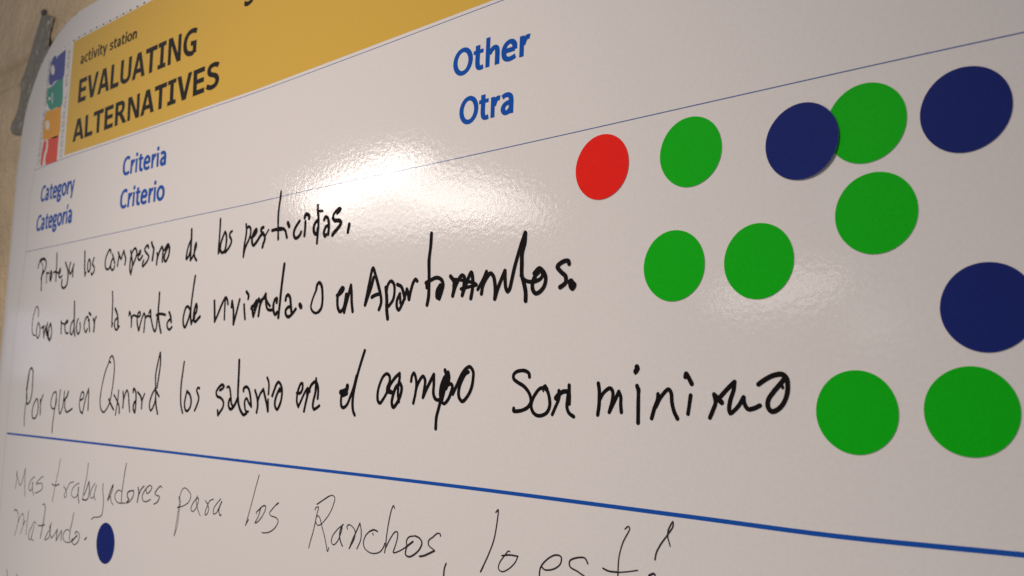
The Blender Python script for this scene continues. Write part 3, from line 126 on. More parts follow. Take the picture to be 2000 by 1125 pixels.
# ------------------------------------------------------------------ materials
def mat(name, color, rough=.5, coat=0, build=None, spec=.5):
    mt = bpy.data.materials.new(name); mt.use_nodes = True
    nt = mt.node_tree; b = nt.nodes['Principled BSDF']
    b.inputs['Base Color'].default_value = (*color, 1)
    b.inputs['Roughness'].default_value = rough
    b.inputs['Specular IOR Level'].default_value = spec
    if build: build(nt, b)
    return mt
def N(nt, typ, **kw):
    n = nt.nodes.new(typ)
    for k, v in kw.items():
        if isinstance(k, str) and hasattr(n, k) and not k.startswith('i_'): setattr(n, k, v)
    return n
def film(nt, b, strength=1.0, color=None):
    """orange-peel relief of the glossy laminate, and a faint paper mottle in the colour"""
    g = nt.nodes.new('ShaderNodeNewGeometry')
    n1 = nt.nodes.new('ShaderNodeTexNoise'); n1.inputs['Scale'].default_value = 500; n1.inputs['Detail'].default_value = 2.5; n1.inputs['Roughness'].default_value = .55
    n2 = nt.nodes.new('ShaderNodeTexNoise'); n2.inputs['Scale'].default_value = 30; n2.inputs['Detail'].default_value = 1
    nt.links.new(g.outputs['Position'], n1.inputs['Vector']); nt.links.new(g.outputs['Position'], n2.inputs['Vector'])
    b1 = nt.nodes.new('ShaderNodeBump'); b1.inputs['Distance'].default_value = FILM_FINE*strength; b1.inputs['Strength'].default_value = 1
    b2 = nt.nodes.new('ShaderNodeBump'); b2.inputs['Distance'].default_value = FILM_BROAD*strength; b2.inputs['Strength'].default_value = 1
    nt.links.new(n1.outputs['Fac'], b1.inputs['Height']); nt.links.new(n2.outputs['Fac'], b2.inputs['Height'])
    nt.links.new(b2.outputs['Normal'], b1.inputs['Normal']); nt.links.new(b1.outputs['Normal'], b.inputs['Normal'])
    c0 = b.inputs['Base Color'].default_value[:]
    n3 = nt.nodes.new('ShaderNodeTexNoise'); n3.inputs['Scale'].default_value = 900; n3.inputs['Detail'].default_value = 2
    nt.links.new(g.outputs['Position'], n3.inputs['Vector'])
    r = nt.nodes.new('ShaderNodeMapRange'); r.inputs['From Min'].default_value = .3; r.inputs['From Max'].default_value = .7
    r.inputs['To Min'].default_value = .98; r.inputs['To Max'].default_value = 1.02
    nt.links.new(n3.outputs['Fac'], r.inputs['Value'])
    mx = nt.nodes.new('ShaderNodeMix'); mx.data_type = 'RGBA'; mx.blend_type = 'MULTIPLY'; mx.inputs['Factor'].default_value = 1
    mx.inputs['A'].default_value = c0
    cb = nt.nodes.new('ShaderNodeCombineColor')
    for i in range(3): nt.links.new(r.outputs[0], cb.inputs[i])
    nt.links.new(cb.outputs[0], mx.inputs['B']); nt.links.new(mx.outputs['Result'], b.inputs['Base Color'])
FILM_FINE = 3.0e-5
FILM_BROAD = 5e-5
GL = .085
M = {}
M['paper'] = mat('poster_paper', (.76, .755, .76), GL, build=film)
M['yellow'] = mat('print_yellow', (.685, .45, .075), GL, build=film)
M['black'] = mat('print_black', (.008, .006, .005), GL, build=film)
M['blue'] = mat('print_blue', (.0, .08, .44), GL, build=film)
M['rule'] = mat('print_thin_rule', (.07, .13, .36), GL, build=film)
M['faint'] = mat('print_pale_grey', (.52, .545, .54), GL, build=film)
M['hair'] = mat('print_grey_hairline', (.50, .48, .48), GL, build=film)
M['white'] = mat('print_white', (.76, .755, .74), GL, build=film)
M['logo_navy'] = mat('print_navy', (.06, .085, .36), GL, build=film)
M['logo_teal'] = mat('print_teal', (.045, .31, .25), GL, build=film)
M['logo_orange'] = mat('print_orange', (.80, .37, .04), GL, build=film)
M['logo_red'] = mat('print_red', (.76, .085, .055), GL, build=film)
def inkrough(nt, b):
    g = nt.nodes.new('ShaderNodeNewGeometry')
    n = nt.nodes.new('ShaderNodeTexNoise'); n.inputs['Scale'].default_value = 700; n.inputs['Detail'].default_value = 3
    nt.links.new(g.outputs['Position'], n.inputs['Vector'])
    bp = nt.nodes.new('ShaderNodeBump'); bp.inputs['Distance'].default_value = 4e-5; bp.inputs['Strength'].default_value = 1
    nt.links.new(n.outputs['Fac'], bp.inputs['Height']); nt.links.new(bp.outputs['Normal'], b.inputs['Normal'])
    cr = nt.nodes.new('ShaderNodeValToRGB'); c0 = b.inputs['Base Color'].default_value[:]
    cr.color_ramp.elements[0].color = [a*.6 for a in c0[:3]]+[1]; cr.color_ramp.elements[1].color = [a*1.6 for a in c0[:3]]+[1]
    nt.links.new(n.outputs['Fac'], cr.inputs[0]); nt.links.new(cr.outputs[0], b.inputs['Base Color'])
M['marker'] = mat('marker_ink', (.006, .004, .005), .5, build=inkrough, spec=.08)
M['pen'] = mat('pen_ink', (.030, .022, .028), .5, build=inkrough, spec=.1)
def stick_tex(nt, b):
    g = nt.nodes.new('ShaderNodeNewGeometry')
    n = nt.nodes.new('ShaderNodeTexNoise'); n.inputs['Scale'].default_value = 1500; n.inputs['Detail'].default_value = 4
    nt.links.new(g.outputs['Position'], n.inputs['Vector'])
    bp = nt.nodes.new('ShaderNodeBump'); bp.inputs['Distance'].default_value = 2.5e-5; bp.inputs['Strength'].default_value = 1
    nt.links.new(n.outputs['Fac'], bp.inputs['Height']); nt.links.new(bp.outputs['Normal'], b.inputs['Normal'])
    c0 = b.inputs['Base Color'].default_value[:]
    cr = nt.nodes.new('ShaderNodeValToRGB'); cr.color_ramp.elements[0].position = .3; cr.color_ramp.elements[1].position = .7
    cr.color_ramp.elements[0].color = [a*.95 for a in c0[:3]]+[1]; cr.color_ramp.elements[1].color = [min(1, a*1.05) for a in c0[:3]]+[1]
    nt.links.new(n.outputs['Fac'], cr.inputs[0]); nt.links.new(cr.outputs[0], b.inputs['Base Color'])
M['st_green'] = mat('sticker_green', (.0015, .46, .005), .6, build=stick_tex, spec=.1)
M['st_navy'] = mat('sticker_navy', (.009, .021, .17), .6, build=stick_tex, spec=.08)
M['st_red'] = mat('sticker_red', (.82, .014, .008), .6, build=stick_tex, spec=.1)
M['st_edge'] = mat('sticker_cut_edge', (.45, .44, .44), .7)
def wallmat(nt, b):
    g = nt.nodes.new('ShaderNodeNewGeometry')
    n = nt.nodes.new('ShaderNodeTexNoise'); n.inputs['Scale'].default_value = 160; n.inputs['Detail'].default_value = 5; n.inputs['Roughness'].default_value = .6
    v = nt.nodes.new('ShaderNodeTexVoronoi'); v.inputs['Scale'].default_value = 95
    nt.links.new(g.outputs['Position'], n.inputs['Vector']); nt.links.new(g.outputs['Position'], v.inputs['Vector'])
    b1 = nt.nodes.new('ShaderNodeBump'); b1.inputs['Distance'].default_value = .0026; b1.inputs['Strength'].default_value = 1
    b2 = nt.nodes.new('ShaderNodeBump'); b2.inputs['Distance'].default_value = .0011; b2.inputs['Strength'].default_value = .9; b2.invert = True
    nt.links.new(n.outputs['Fac'], b1.inputs['Height']); nt.links.new(v.outputs['Distance'], b2.inputs['Height'])
    nt.links.new(b1.outputs['Normal'], b2.inputs['Normal']); nt.links.new(b2.outputs['Normal'], b.inputs['Normal'])
    c = nt.nodes.new('ShaderNodeTexNoise'); c.inputs['Scale'].default_value = 25; c.inputs['Detail'].default_value = 4
    nt.links.new(g.outputs['Position'], c.inputs['Vector'])
    c0 = b.inputs['Base Color'].default_value[:]
    cr = nt.nodes.new('ShaderNodeValToRGB'); cr.color_ramp.elements[0].position = .3; cr.color_ramp.elements[1].position = .75
    cr.color_ramp.elements[0].color = [a*.78 for a in c0[:3]]+[1]; cr.color_ramp.elements[1].color = [a*1.1 for a in c0[:3]]+[1]
    nt.links.new(c.outputs['Fac'], cr.inputs[0]); nt.links.new(cr.outputs[0], b.inputs['Base Color'])
M['wall'] = mat('painted_block', (.93, .69, .40), .14, build=wallmat)
def tapemat(nt, b):
    g = nt.nodes.new('ShaderNodeNewGeometry')
    n = nt.nodes.new('ShaderNodeTexNoise'); n.inputs['Scale'].default_value = 120; n.inputs['Detail'].default_value = 6
    nt.links.new(g.outputs['Position'], n.inputs['Vector'])
    bp = nt.nodes.new('ShaderNodeBump'); bp.inputs['Distance'].default_value = 1.6e-3; bp.inputs['Strength'].default_value = 1
    nt.links.new(n.outputs['Fac'], bp.inputs['Height']); nt.links.new(bp.outputs['Normal'], b.inputs['Normal'])
M['tape'] = mat('grey_tape', (.23, .205, .16), .2, build=tapemat)
M['tape'].node_tree.nodes['Principled BSDF'].inputs['Metallic'].default_value = .15
M['tape_dark'] = mat('tape_adhesive', (.02, .018, .016), .4)

# ------------------------------------------------------------------ helpers
def tag(o, label=None, cat=None, group=None, kind=None):
    if label: o['label'] = label
    if cat: o['category'] = cat
    if group: o['group'] = group
    if kind: o['kind'] = kind
    return o
def mesh_obj(name, verts, faces, material, parent=None, smooth=False):
    me = bpy.data.meshes.new(name); me.from_pydata([tuple(v) for v in verts], [], faces)
    if not isinstance(material, (list, tuple)): material = [material]
    for mm in material: me.materials.append(mm)
    me.update()
    if smooth:
        me.polygons.foreach_set('use_smooth', [True]*len(me.polygons))
    o = bpy.data.objects.new(name, me); col.objects.link(o)
    if parent: o.parent = parent; o.matrix_parent_inverse = parent.matrix_world.inverted()
    return o
GAP = DATA['gap']

def depth(u, v):
    """how far (mm) the sheet bends back towards the wall: flat but for the loose upper left corner and a slight droop of the left edge"""
    d = 0.0
    cu, cv, r0 = -536.0, 136.0, 70.0
    if u < cu and v > cv:
        d = max(0.0, math.hypot((u-cu), (v-cv)*0.98) - r0)
    b = d*d/26.0
    e = max(0.0, -603.0 - u)
    b += e*e/60.0
    return min(b, GAP-.6)

class MB:
    """collects polygons and ribbons lying on the sheet, in paper millimetres; builds one mesh"""
    def __init__(s): s.v = []; s.f = []; s.z = .04
    def pt(s, u, v, z): s.v.append(P(u, v, depth(u, v) - z)); return len(s.v)-1
    def poly(s, pts, z=None):
        z = s.z if z is None else z
        base = len(s.v)
        for p in pts: s.pt(p[0], p[1], z)
        for t in tessellate_polygon([[Vector((p[0], p[1], 0)) for p in pts]]):
            a, b, c = [pts[i] for i in t]
            ar = (b[0]-a[0])*(c[1]-a[1])-(b[1]-a[1])*(c[0]-a[0])
            if abs(ar) < 1e-9: continue
            t = t if ar > 0 else t[::-1]
            s.f.append([base+i for i in t])
        s.z += .0006
    def ribbon(s, pts, widths, dome=0.0, dz=.0001):
        n = len(pts); rows = []
        for i, p in enumerate(pts):
            a = pts[max(0, i-1)]; b = pts[min(n-1, i+1)]
            tx, ty = b[0]-a[0], b[1]-a[1]; L_ = math.hypot(tx, ty) or 1
            nx, ny = -ty/L_, tx/L_
            w = widths[i]
            z = s.z + i*dz
            rows.append((s.pt(p[0]+nx*w/2, p[1]+ny*w/2, z), s.pt(p[0], p[1], z+dome), s.pt(p[0]-nx*w/2, p[1]-ny*w/2, z)))
        for i in range(n-1):
            a, b = rows[i], rows[i+1]
            s.f.append([a[1], a[0], b[0], b[1]]); s.f.append([a[2], a[1], b[1], b[2]])
        s.z += n*dz + .0004
    def disc(s, c, r, k=10):
        s.poly([(c[0]+r*math.cos(2*math.pi*i/k), c[1]+r*math.sin(2*math.pi*i/k)) for i in range(k)])
    def build(s, name, material, parent):
        return mesh_obj(name, s.v, s.f, material, parent)

def smooth_path(pts, step):
    """centripetal Catmull-Rom through the points; a point given twice stays a corner"""
    if len(pts) < 3: 
        a, b = pts[0], pts[-1]; L_ = math.dist(a, b); k = max(2, int(L_/step))
        return [(a[0]+(b[0]-a[0])*i/k, a[1]+(b[1]-a[1])*i/k) for i in range(k+1)]
    q = [(2*pts[0][0]-pts[1][0], 2*pts[0][1]-pts[1][1])] + list(pts) + [(2*pts[-1][0]-pts[-2][0], 2*pts[-1][1]-pts[-2][1])]
    out = []
    for i in range(1, len(q)-2):
        p0, p1, p2, p3 = q[i-1:i+3]
        t0 = 0; t1 = t0+max(1e-6, math.dist(p0, p1))**.5; t2 = t1+max(1e-6, math.dist(p1, p2))**.5; t3 = t2+max(1e-6, math.dist(p2, p3))**.5
        if math.dist(p1, p2) < 1e-6: continue
        k = max(2, int(math.dist(p1, p2)/step))
        for j in range(k):
            t = t1+(t2-t1)*j/k
            r = []
            for c in (0, 1):
                A1 = (t1-t)/(t1-t0)*p0[c]+(t-t0)/(t1-t0)*p1[c]; A2 = (t2-t)/(t2-t1)*p1[c]+(t-t1)/(t2-t1)*p2[c]; A3 = (t3-t)/(t3-t2)*p2[c]+(t-t2)/(t3-t2)*p3[c]
                B1 = (t2-t)/(t2-t0)*A1+(t-t0)/(t2-t0)*A2; B2 = (t3-t)/(t3-t1)*A2+(t-t1)/(t3-t1)*A3
                r.append((t2-t)/(t2-t1)*B1+(t-t1)/(t2-t1)*B2)
            out.append(tuple(r))
    out.append(tuple(pts[-1]))
    return out

# ------------------------------------------------------------------ wall: painted concrete blocks, joints recessed
jz = 204.0                                     # height of the bed joint behind the poster corner
BH, BW, J = 193.0, 390.0, 10.0
wall = mesh_obj('wall', [P(-1900, -700, GAP+2.6), P(500, -700, GAP+2.6), P(500, 700, GAP+2.6), P(-1900, 700, GAP+2.6),
                         P(-1900, -700, GAP+120), P(500, -700, GAP+120), P(500, 700, GAP+120), P(-1900, 700, GAP+120)],
                [(0, 1, 2, 3), (5, 4, 7, 6), (4, 0, 3, 7), (1, 5, 6, 2), (3, 2, 6, 7), (4, 5, 1, 0)], M['wall'])
tag(wall, 'beige painted concrete block wall behind the poster', kind='structure')
def block_mesh():
    nx, nz = 170, 84
    vs, fs = [], []
    for j in range(nz+1):
        for i in range(nx+1):
            x = BW*i/nx; z = BH*j/nz
            e = min(x, BW-x, z, BH-z)
            y = -.55*mnoise.noise(Vector((x*.06, z*.06, 3.1))) - .35*mnoise.noise(Vector((x*.17, z*.17, 9.0)))
            y += 2.5*max(0, 1-e/9.0)**2
            y -= .5*abs(mnoise.noise(Vector((x*.33, z*.33, 4.0))))
            if e <= 0: y = 3.4
            vs.append((x/1000, y/1000, z/1000))
    for j in range(nz):
        for i in range(nx):
            a = j*(nx+1)+i; fs.append((a, a+1, a+nx+2, a+nx+1))
    me = bpy.data.meshes.new('block'); me.from_pydata(vs, [], fs); me.materials.append(M['wall'])
    me.polygons.foreach_set('use_smooth', [True]*len(me.polygons)); me.update()
    return me
bme = block_mesh()
for r in range(-4, 3):
    z0 = jz + J/2 + r*(BH+J)
    if z0 > 700 or z0+BH < -700: continue
    off = -560.0 + (200.0 if r % 2 else 0.0)
    for k in range(-3, 2):
        x0 = off + k*(BW+J) - 140
        if x0 < -1900 or x0+BW > 500: continue
        o = bpy.data.objects.new('block', bme); col.objects.link(o)
        o.location = P(x0, z0, GAP); o.parent = wall

# ------------------------------------------------------------------ duct tape behind the loose corner
def slab(name, pts, y, th, material, bumpy=0.0):
    """thin piece with an irregular outline lying on the wall, subdivided and slightly wrinkled"""
    bm = bmesh.new()
    vs = [bm.verts.new(P(p[0], p[1], y)) for p in pts]
    f = bm.faces.new(vs)
    if f.normal.y > 0: bmesh.ops.reverse_faces(bm, faces=[f])
    bm.normal_update()
    if f.normal.y > 0: bmesh.ops.reverse_faces(bm, faces=[f])
    bmesh.ops.triangulate(bm, faces=bm.faces[:])
    bmesh.ops.subdivide_edges(bm, edges=bm.edges[:], cuts=7, use_grid_fill=True)
    for v in bm.verts:
        if not v.is_boundary:
            v.co.y -= (th + bumpy*abs(mnoise.noise(v.co*90)) + bumpy*.5*mnoise.noise(v.co*260))/1000
    bmesh.ops.triangulate(bm, faces=bm.faces[:])
    me = bpy.data.meshes.new(name); bm.to_mesh(me); bm.free(); me.materials.append(material)
    me.polygons.foreach_set('use_smooth', [True]*len(me.polygons))
    o = bpy.data.objects.new(name, me); col.objects.link(o); return o
tape_root = bpy.data.objects.new('duct_tape', None); col.objects.link(tape_root)
tp = DATA['tape']
tape_root.location = P(*tp[0], GAP)
bpy.context.view_layer.update()
tag(tape_root, 'strip of wrinkled grey duct tape on the wall behind the loose upper left poster corner', 'tape')
def own(o, root):
    o.parent = root; o.matrix_parent_inverse = Matrix.Translation(-root.location); return o
own(slab('tape_strip', tp, GAP-.9, .2, M['tape'], .35), tape_root)
own(slab('tape_curl', DATA['bit'], GAP-1.2, .3, M['tape_dark'], .9), tape_root)

# ------------------------------------------------------------------ the poster
poster = bpy.data.objects.new('poster', None); col.objects.link(poster)
poster.location = P(-613, -260)
bpy.context.view_layer.update()
tag(poster, 'large glossy white poster with yellow header, blue rules and handwritten comments', 'poster')
def sheet():
    vs, fs, idx = [], [], {}
    U0, U1, V0, V1, ST = -613.4, 160.0, -280.0, 212.5, 2.5
    us = [U0+i*ST for i in range(int((U1-U0)/ST)+1)]
    nv = int((V1-V0)/ST); vv = [V1-i*ST for i in range(nv+1)]
    for side, off in ((0, 0.0), (1, .22)):
        for j, v in enumerate(vv):
            for i, u in enumerate(us):
                vs.append(P(u, v, depth(u, v)+off)); idx[side, i, j] = len(vs)-1
    nu, nw = len(us), len(vv)
    for j in range(nw-1):
        for i in range(nu-1):
            if depth(us[i], vv[j+1]) >= GAP-.7 or depth(us[i+1], vv[j]) >= GAP-.7: continue
            fs.append((idx[0, i, j+1], idx[0, i+1, j+1], idx[0, i+1, j], idx[0, i, j]))
            fs.append((idx[1, i, j], idx[1, i+1, j], idx[1, i+1, j+1], idx[1, i, j+1]))
    nface = len(fs)
    for j in range(nw-1):
        if depth(us[0], vv[j]) >= GAP-.7: continue
        fs.append((idx[0, 0, j], idx[1, 0, j], idx[1, 0, j+1], idx[0, 0, j+1]))
        fs.append((idx[0, nu-1, j+1], idx[1, nu-1, j+1], idx[1, nu-1, j], idx[0, nu-1, j]))
    for i in range(nu-1):
        if depth(us[i], V1) >= GAP-.7: continue
        fs.append((idx[0, i+1, 0], idx[1, i+1, 0], idx[1, i, 0], idx[0, i, 0]))
        fs.append((idx[0, i, nw-1], idx[1, i, nw-1], idx[1, i+1, nw-1], idx[0, i+1, nw-1]))
    o = mesh_obj('sheet', vs, fs, M['paper'], poster, smooth=True)
    me = o.data
    sharp = [False]*len(me.edges)
    rim = set()
    for p in me.polygons:
        if p.index >= nface:
            for k in p.edge_keys: rim.add(k)
    for e in me.edges:
        if tuple(sorted(e.vertices)) in rim: sharp[e.index] = True
    at = me.attributes.new('sharp_edge', 'BOOLEAN', 'EDGE'); at.data.foreach_set('value', sharp)
    return o
sheet()
b = MB(); b.poly(DATA['banner'], .015); b.build('header_banner', M['yellow'], poster)

def rule(name, pts, w, mt, z=.02, label=None):
    mb = MB(); mb.z = z
    path = smooth_path([tuple(p) for p in pts], 6.0)
    n = len(path); rr = mb
    mb.ribbon(path, [w]*n, dz=0)
    o = mb.build(name, mt, poster)
    if label: o['label'] = label
R_ = DATA['rules']
rule('rule_line', R_['thin_top'], .26, M['rule'], label='thin navy rule just below the yellow header')
rule('rule_line', R_['thin_mid'], .30, M['rule'], label='thin navy rule under the column headings')
rule('rule_line', R_['thick'], 1.12, M['blue'], label='thick blue rule between the two rows')
rule('rule_line', R_['margin'], .35, M['hair'], label='faint grey hairline down the left margin')

mb = MB()
for p in DATA['dots']: mb.poly([(p[0]+1.15*math.cos(a*math.pi/5), p[1]+.42*math.sin(a*math.pi/5)) for a in range(10)])
for p in DATA['sdots']: mb.poly([(p[0]+.5*math.cos(a*math.pi/3), p[1]+.22*math.sin(a*math.pi/3)) for a in range(6)])
tag(mb.build('dotted_line', M['black'], poster), kind='stuff')

# logo: the digits 2040 standing on end, reading upwards
logo = bpy.data.objects.new('logo', None); col.objects.link(logo); logo.parent = poster
c0 = DATA['logo'][3][1][0]; logo.matrix_world = Matrix.Translation(P(*c0))
bpy.context.view_layer.update()
for colr in ('navy', 'teal', 'orange', 'red'):
    mb = MB(); mb.z = .03
    for name, pts in DATA['logo']:
        if name == colr: mb.poly(smooth_path(pts+[pts[0]], 1.5)[:-1] if colr != 'red' else pts)
    mesh = mb.build('logo_digit', M['logo_'+colr], None)
    mesh.parent = logo; mesh.matrix_parent_inverse = logo.matrix_world.inverted()
mb = MB(); mb.z = .045
for name, pts in DATA['holes']: mb.poly(pts)
mesh = mb.build('digit_counter', M['white'], None); mesh.parent = logo; mesh.matrix_parent_inverse = logo.matrix_world.inverted()

# ------------------------------------------------------------------ printed lettering
def rect(x0, y0, x1, y1): return ('P', [(x0, y0), (x1, y0), (x1, y1), (x0, y1)])
def st(*pts): return ('S', list(pts))
def ring(cx, cy, rx, ry): return ('S', [(cx+rx*math.cos(a), cy+ry*math.sin(a)) for a in [i*math.pi/9 for i in range(21)]])
VC = {
 'E': (.94, [rect(.1, 0, .36, 1), rect(.36, .81, .87, 1), rect(.36, .42, .83, .6), rect(.36, 0, .87, .19)]),
 'V': (1.05, [('P', [(0, 1), (.67-.29, 0), (.67, 0), (1.05, 1), (.78, 1), (.53, .3), (.28, 1)])]),
 'A': (1.07, [('P', [(0, 0), (.27, 0), (.545, .77), (.545, 1), (.38, 1)]), ('P', [(1.07, 0), (.69, 1), (.525, 1), (.525, .77), (.80, 0)]), rect(.24, .2, .83, .375)]),
 'L': (.87, [rect(.1, 0, .36, 1), rect(.36, 0, .84, .19)]),
 'U': (1.12, [st((.22, 1), (.22, .72), (.22, .42), (.25, .22), (.37, .12), (.56, .085), (.75, .12), (.87, .22), (.90, .42), (.90, .72), (.90, 1))]),
 'T': (.94, [rect(.01, .81, .93, 1), rect(.34, 0, .6, .81)]),
 'I': (.75, [rect(.245, .17, .505, .83), rect(.07, 0, .68, .17), rect(.07, .83, .68, 1)]),
 'N': (1.165, [rect(.1, 0, .33, 1), rect(.835, 0, 1.065, 1), ('P', [(.15, 1), (.40, 1), (1.03, 0), (.78, 0)])]),
 'G': (1.115, [st((1.0, .84), (.85, .895), (.66, .91), (.42, .86), (.24, .71), (.185, .5), (.24, .29), (.42, .14), (.66, .09), (.84, .11)), rect(.76, .07, 1.01, .52), rect(.60, .37, .76, .54)]),
 'R': (1.075, [rect(.1, 0, .36, 1), st((.36, .905), (.6, .905), (.75, .85), (.79, .72), (.73, .57), (.58, .485), (.36, .475)), ('P', [(.44, .44), (.72, .44), (1.1, 0), (.78, 0)])]),
 'S': (.98, [st((.84, .83), (.7, .89), (.5, .915), (.28, .86), (.215, .72), (.3, .6), (.5, .53), (.7, .44), (.775, .29), (.7, .15), (.48, .085), (.28, .1), (.08, .18))]),
 'C': (1.0, [st((.88, .84), (.75, .89), (.58, .91), (.36, .84), (.21, .68), (.18, .5), (.21, .3), (.36, .14), (.58, .09), (.75, .11), (.88, .17))]),
 'O': (1.14, [ring(.57, .5, .42, .42)]),
 'Y': (1.0, [('P', [(0, 1), (.37, .4), (.37, 0), (.63, 0), (.63, .4), (1, 1), (.72, 1), (.5, .6), (.28, 1)])]),
 'P': (1.0, [rect(.1, 0, .36, 1), st((.36, .905), (.6, .905), (.77, .84), (.81, .68), (.75, .5), (.58, .41), (.36, .40))]),
 ' ': (.5, []),
 'a': (.92, [st((.13, .655), (.3, .675), (.46, .67), (.61, .61), (.66, .46), (.66, .2), (.66, 0)), st((.66, .42), (.42, .40), (.25, .34), (.18, .21), (.26, .09), (.42, .07), (.55, .12), (.66, .22))]),
 'c': (.81, [st((.69, .63), (.55, .67), (.42, .67), (.25, .58), (.17, .375), (.25, .16), (.42, .08), (.55, .08), (.69, .12))]),
 't': (.63, [st((.24, .95), (.24, .55), (.24, .27), (.29, .11), (.42, .07), (.58, .09)), rect(.02, .6, .57, .76)]),
 'i': (.47, [rect(.12, 0, .36, .75), rect(.11, .86, .37, 1.06)]),
 'v': (.89, [('P', [(0, .75), (.31, 0), (.58, 0), (.89, .75), (.64, .75), (.45, .25), (.25, .75)])]),
 'y': (.89, [('P', [(0, .75), (.32, .02), (.19, -.28), (.45, -.28), (.89, .75), (.64, .75), (.455, .28), (.25, .75)])]),
 's': (.82, [st((.68, .61), (.5, .665), (.34, .67), (.19, .6), (.2, .46), (.4, .385), (.58, .3), (.62, .17), (.47, .08), (.28, .08), (.07, .13))]),
 'o': (.94, [ring(.47, .375, .345, .305)]),
 'n': (.98, [rect(.11, 0, .35, .75), st((.3, .48), (.42, .61), (.58, .665), (.71, .61), (.75, .46), (.75, .2), (.75, 0))]),
}
CC = {
 'O': (1.03, [ring(.515, .5, .39, .44)]),
 'C': (.82, [st((.77, .85), (.62, .925), (.5, .93), (.3, .85), (.17, .66), (.15, .48), (.19, .26), (.32, .1), (.5, .065), (.64, .08), (.78, .16))]),
 't': (.54, [st((.23, .93), (.23, .55), (.23, .24), (.28, .1), (.38, .065), (.52, .085)), rect(.02, .61, .51, .755)]),
 'h': (.83, [rect(.09, 0, .29, 1.1), st((.26, .47), (.38, .60), (.52, .665), (.62, .61), (.655, .46), (.655, .2), (.655, 0))]),
 'e': (.78, [('S', [(.13, .385), (.4, .385), (.655, .385)]), st((.65, .36), (.63, .55), (.54, .66), (.40, .69), (.24, .62), (.15, .48), (.14, .3), (.2, .14), (.36, .065), (.52, .07), (.69, .12))]),
 'r': (.55, [rect(.09, 0, .29, .75), st((.24, .42), (.32, .58), (.42, .665), (.55, .65))]),
 'a': (.77, [st((.11, .64), (.24, .69), (.38, .695), (.51, .63), (.555, .48), (.555, .25), (.555, 0)), st((.555, .41), (.36, .40), (.22, .34), (.155, .21), (.22, .09), (.34, .06), (.46, .11), (.555, .22))]),
 'i': (.38, [rect(.09, 0, .29, .75), rect(.08, .87, .3, 1.07)]),
 'í': (.38, [rect(.09, 0, .29, .75), ('P', [(.12, .84), (.25, .84), (.42, 1.10), (.22, 1.10)])]),
 'o': (.83, [ring(.415, .375, .305, .315)]),
 'y': (.74, [('P', [(0, .75), (.27, .03), (.17, -.27), (.37, -.27), (.74, .75), (.53, .75), (.37, .27), (.21, .75)])]),
 'g': (.75, [ring(.33, .5, .205, .195), rect(.42, .60, .73, .73), st((.21, .32), (.14, .21), (.22, .11), (.45, .085), (.6, .04), (.63, -.07), (.52, -.19), (.33, -.225), (.16, -.17), (.13, -.07), (.24, .06))]),
}
def lettering(text, style, mt, quad, name='printed_word'):
    G, wx, wy = (CC, .225, .175) if style == 'C' else (VC, .255, .18)
    if style == 'v': wx, wy = .235, .155
    total = sum(G[ch][0] for ch in text)
    BL, BR, TR, TL = quad
    def mp(x, y):
        s_ = x/total
        return ((BL[0]*(1-s_)+BR[0]*s_)*(1-y) + (TL[0]*(1-s_)+TR[0]*s_)*y, (BL[1]*(1-s_)+BR[1]*s_)*(1-y) + (TL[1]*(1-s_)+TR[1]*s_)*y)
    mb = MB(); mb.z = .05; x = 0
    for ch in text:
        adv, prims = G[ch]
        for kind, pts in prims:
            if kind == 'P': mb.poly([mp(x+a, c) for a, c in pts])
            else:
                path = smooth_path(pts, .04); n = len(path); Lf, Rt = [], []
                for i, p in enumerate(path):
                    a = path[max(0, i-1)]; c = path[min(n-1, i+1)]
                    tx, ty = c[0]-a[0], c[1]-a[1]; l = math.hypot(tx, ty) or 1
                    nx, ny = -ty/l*wx/2, tx/l*wy/2
                    Lf.append(mp(x+p[0]+nx, p[1]+ny)); Rt.append(mp(x+p[0]-nx, p[1]-ny))
                for i in range(n-1):
                    za, zb = mb.z+i*.0002, mb.z+(i+1)*.0002
                    mb.f.append([mb.pt(*Rt[i], za), mb.pt(*Rt[i+1], zb), mb.pt(*Lf[i+1], zb), mb.pt(*Lf[i], za)])
                mb.z += n*.0002 + .0006
        x += adv
    o = mb.build(name, M[mt], poster)
    o['label'] = 'printed word' + ('s' if ' ' in text else '') + ' ' + text
for text, style, mt, quad in DATA['texts']: lettering(text, style, mt, quad)
mb = MB(); mb.z = .05
mb.poly([tuple(p) for p in DATA['g']])
o = mb.build('printed_letter', M['black'], poster); o['label'] = 'tail of a black title letter cut by the top of the picture'

# ------------------------------------------------------------------ handwriting
for text, ink, strokes in DATA['words']:
    mb = MB(); mb.z = .06
    for k, stroke in enumerate(strokes):
        w = stroke[0]; pts = [tuple(p) for p in stroke[1:]]
        path = smooth_path(pts, .35); n = len(path)
        seed = random.uniform(0, 99); L_ = 0; ws = []
        for i, p in enumerate(path):
            if i: L_ += math.dist(p, path[i-1])
            f_ = 1 + .10*mnoise.noise(Vector((L_*.25+seed, seed, 0))) + .04*mnoise.noise(Vector((L_*1.3+seed, 5, seed)))
            ws.append(w*f_)
        mb.ribbon(path, ws, dome=.006)
        mb.disc(path[0], ws[0]/2); mb.disc(path[-1], ws[-1]/2)
        for i in range(1, len(pts)-1):
            a, p, c = pts[i-1], pts[i], pts[i+1]
            v1 = Vector((p[0]-a[0], p[1]-a[1])); v2 = Vector((c[0]-p[0], c[1]-p[1]))
            if v1.length > 0 and v2.length > 0 and v1.angle(v2) > .7: mb.disc(p, w/2)
    if text == 'scrap': name, lab = 'handwritten_stroke', 'tops of two pen letters cut by the bottom of the picture'
    else: name, lab = 'handwritten_word', 'word ' + text + (' in black marker' if ink == 'marker' else ' in thin dark pen')
    o = mb.build(name, M[ink], poster); o['label'] = lab

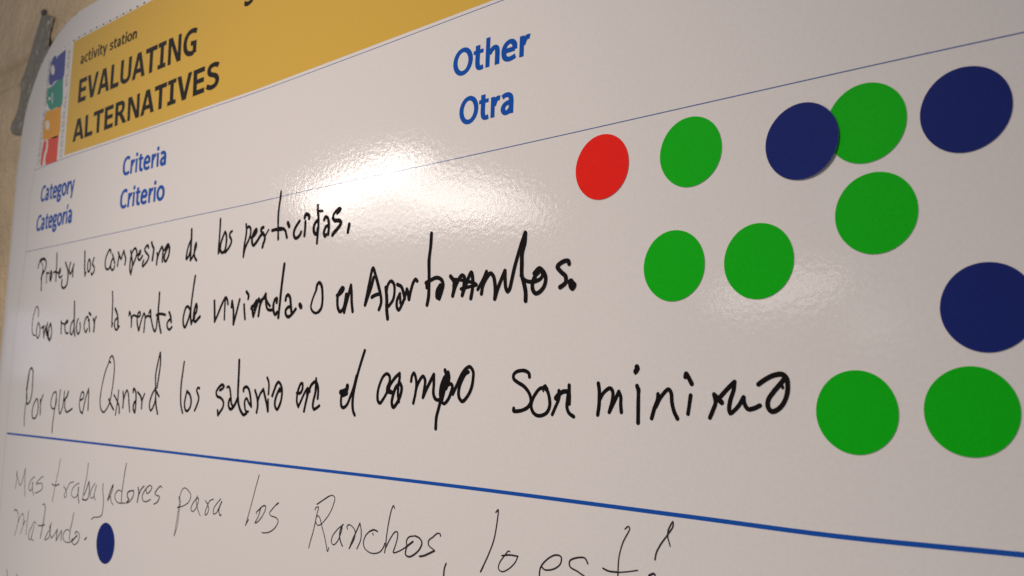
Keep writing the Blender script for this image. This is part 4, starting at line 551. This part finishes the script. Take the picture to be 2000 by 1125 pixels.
# ------------------------------------------------------------------ round stickers
LAB = ['red round sticker under the word Other, the only red one',
 'green round sticker in the top row right of the red sticker',
 'navy blue round sticker overlapping the left edge of a green sticker',
 'green round sticker partly covered by a navy blue sticker',
 'navy blue round sticker at the right end of the top row',
 'green round sticker just below the overlapping blue and green pair',
 'green round sticker nearest the full stop after the word Apartamentos',
 'green round sticker in the middle row with a glossy light reflection at its lower edge',
 'navy blue round sticker cut off by the right edge of the picture',
 'green round sticker directly right of the word minimo',
 'green round sticker in the lower right, rightmost of the bottom pair',
 'navy blue round sticker by the word Matando, at lower left below the thick blue rule']
for i, (colr, u, v) in enumerate(DATA['stick']):
    Rr, NR, NS, T = 9.5, 14, 72, .13
    lift = (lambda x, z: .10 + .30*max(0, (x+2)/11.5) + .32*max(0, (x*.75-z*.66-2)/9.5)**1.6) if i == 2 else (lambda x, z: .03+.02*max(0, (x*.7-z*.7)/9.5))
    vs, fs, mi = [], [], []
    ph = random.uniform(0, 6)
    rad = lambda a: 1+.004*math.sin(2*a+ph)+.002*math.sin(5*a+ph)
    vs.append((0, -(T+lift(0, 0))/1000, 0))
    for r in range(1, NR+1):
        rr = Rr*r/NR
        for s_ in range(NS):
            a = 2*math.pi*s_/NS; x, z = rr*math.cos(a)*rad(a), rr*math.sin(a)*rad(a)
            vs.append((x/1000, -(T+lift(x, z))/1000, z/1000))
    for s_ in range(NS): fs.append((0, 1+s_, 1+(s_+1) % NS)); mi.append(0)
    for r in range(NR-1):
        for s_ in range(NS):
            a = 1+r*NS; n_ = (s_+1) % NS
            fs.append((a+s_, a+NS+s_, a+NS+n_, a+n_)); mi.append(0)
    base = len(vs); top = 1+(NR-1)*NS
    for s_ in range(NS):
        x, y, z = vs[top+s_]; vs.append((x, y+T/1000, z))
    for s_ in range(NS):
        n_ = (s_+1) % NS
        fs.append((top+s_, base+s_, base+n_, top+n_)); mi.append(1)
    me = bpy.data.meshes.new('round_sticker'); me.from_pydata(vs, [], fs)
    me.materials.append(M['st_'+colr]); me.materials.append(M['st_edge'])
    me.polygons.foreach_set('material_index', mi); me.update()
    o = bpy.data.objects.new('round_sticker', me); col.objects.link(o)
    o.location = P(u, v, 0)
    tag(o, LAB[i], 'sticker', 'round voting stickers on the poster')
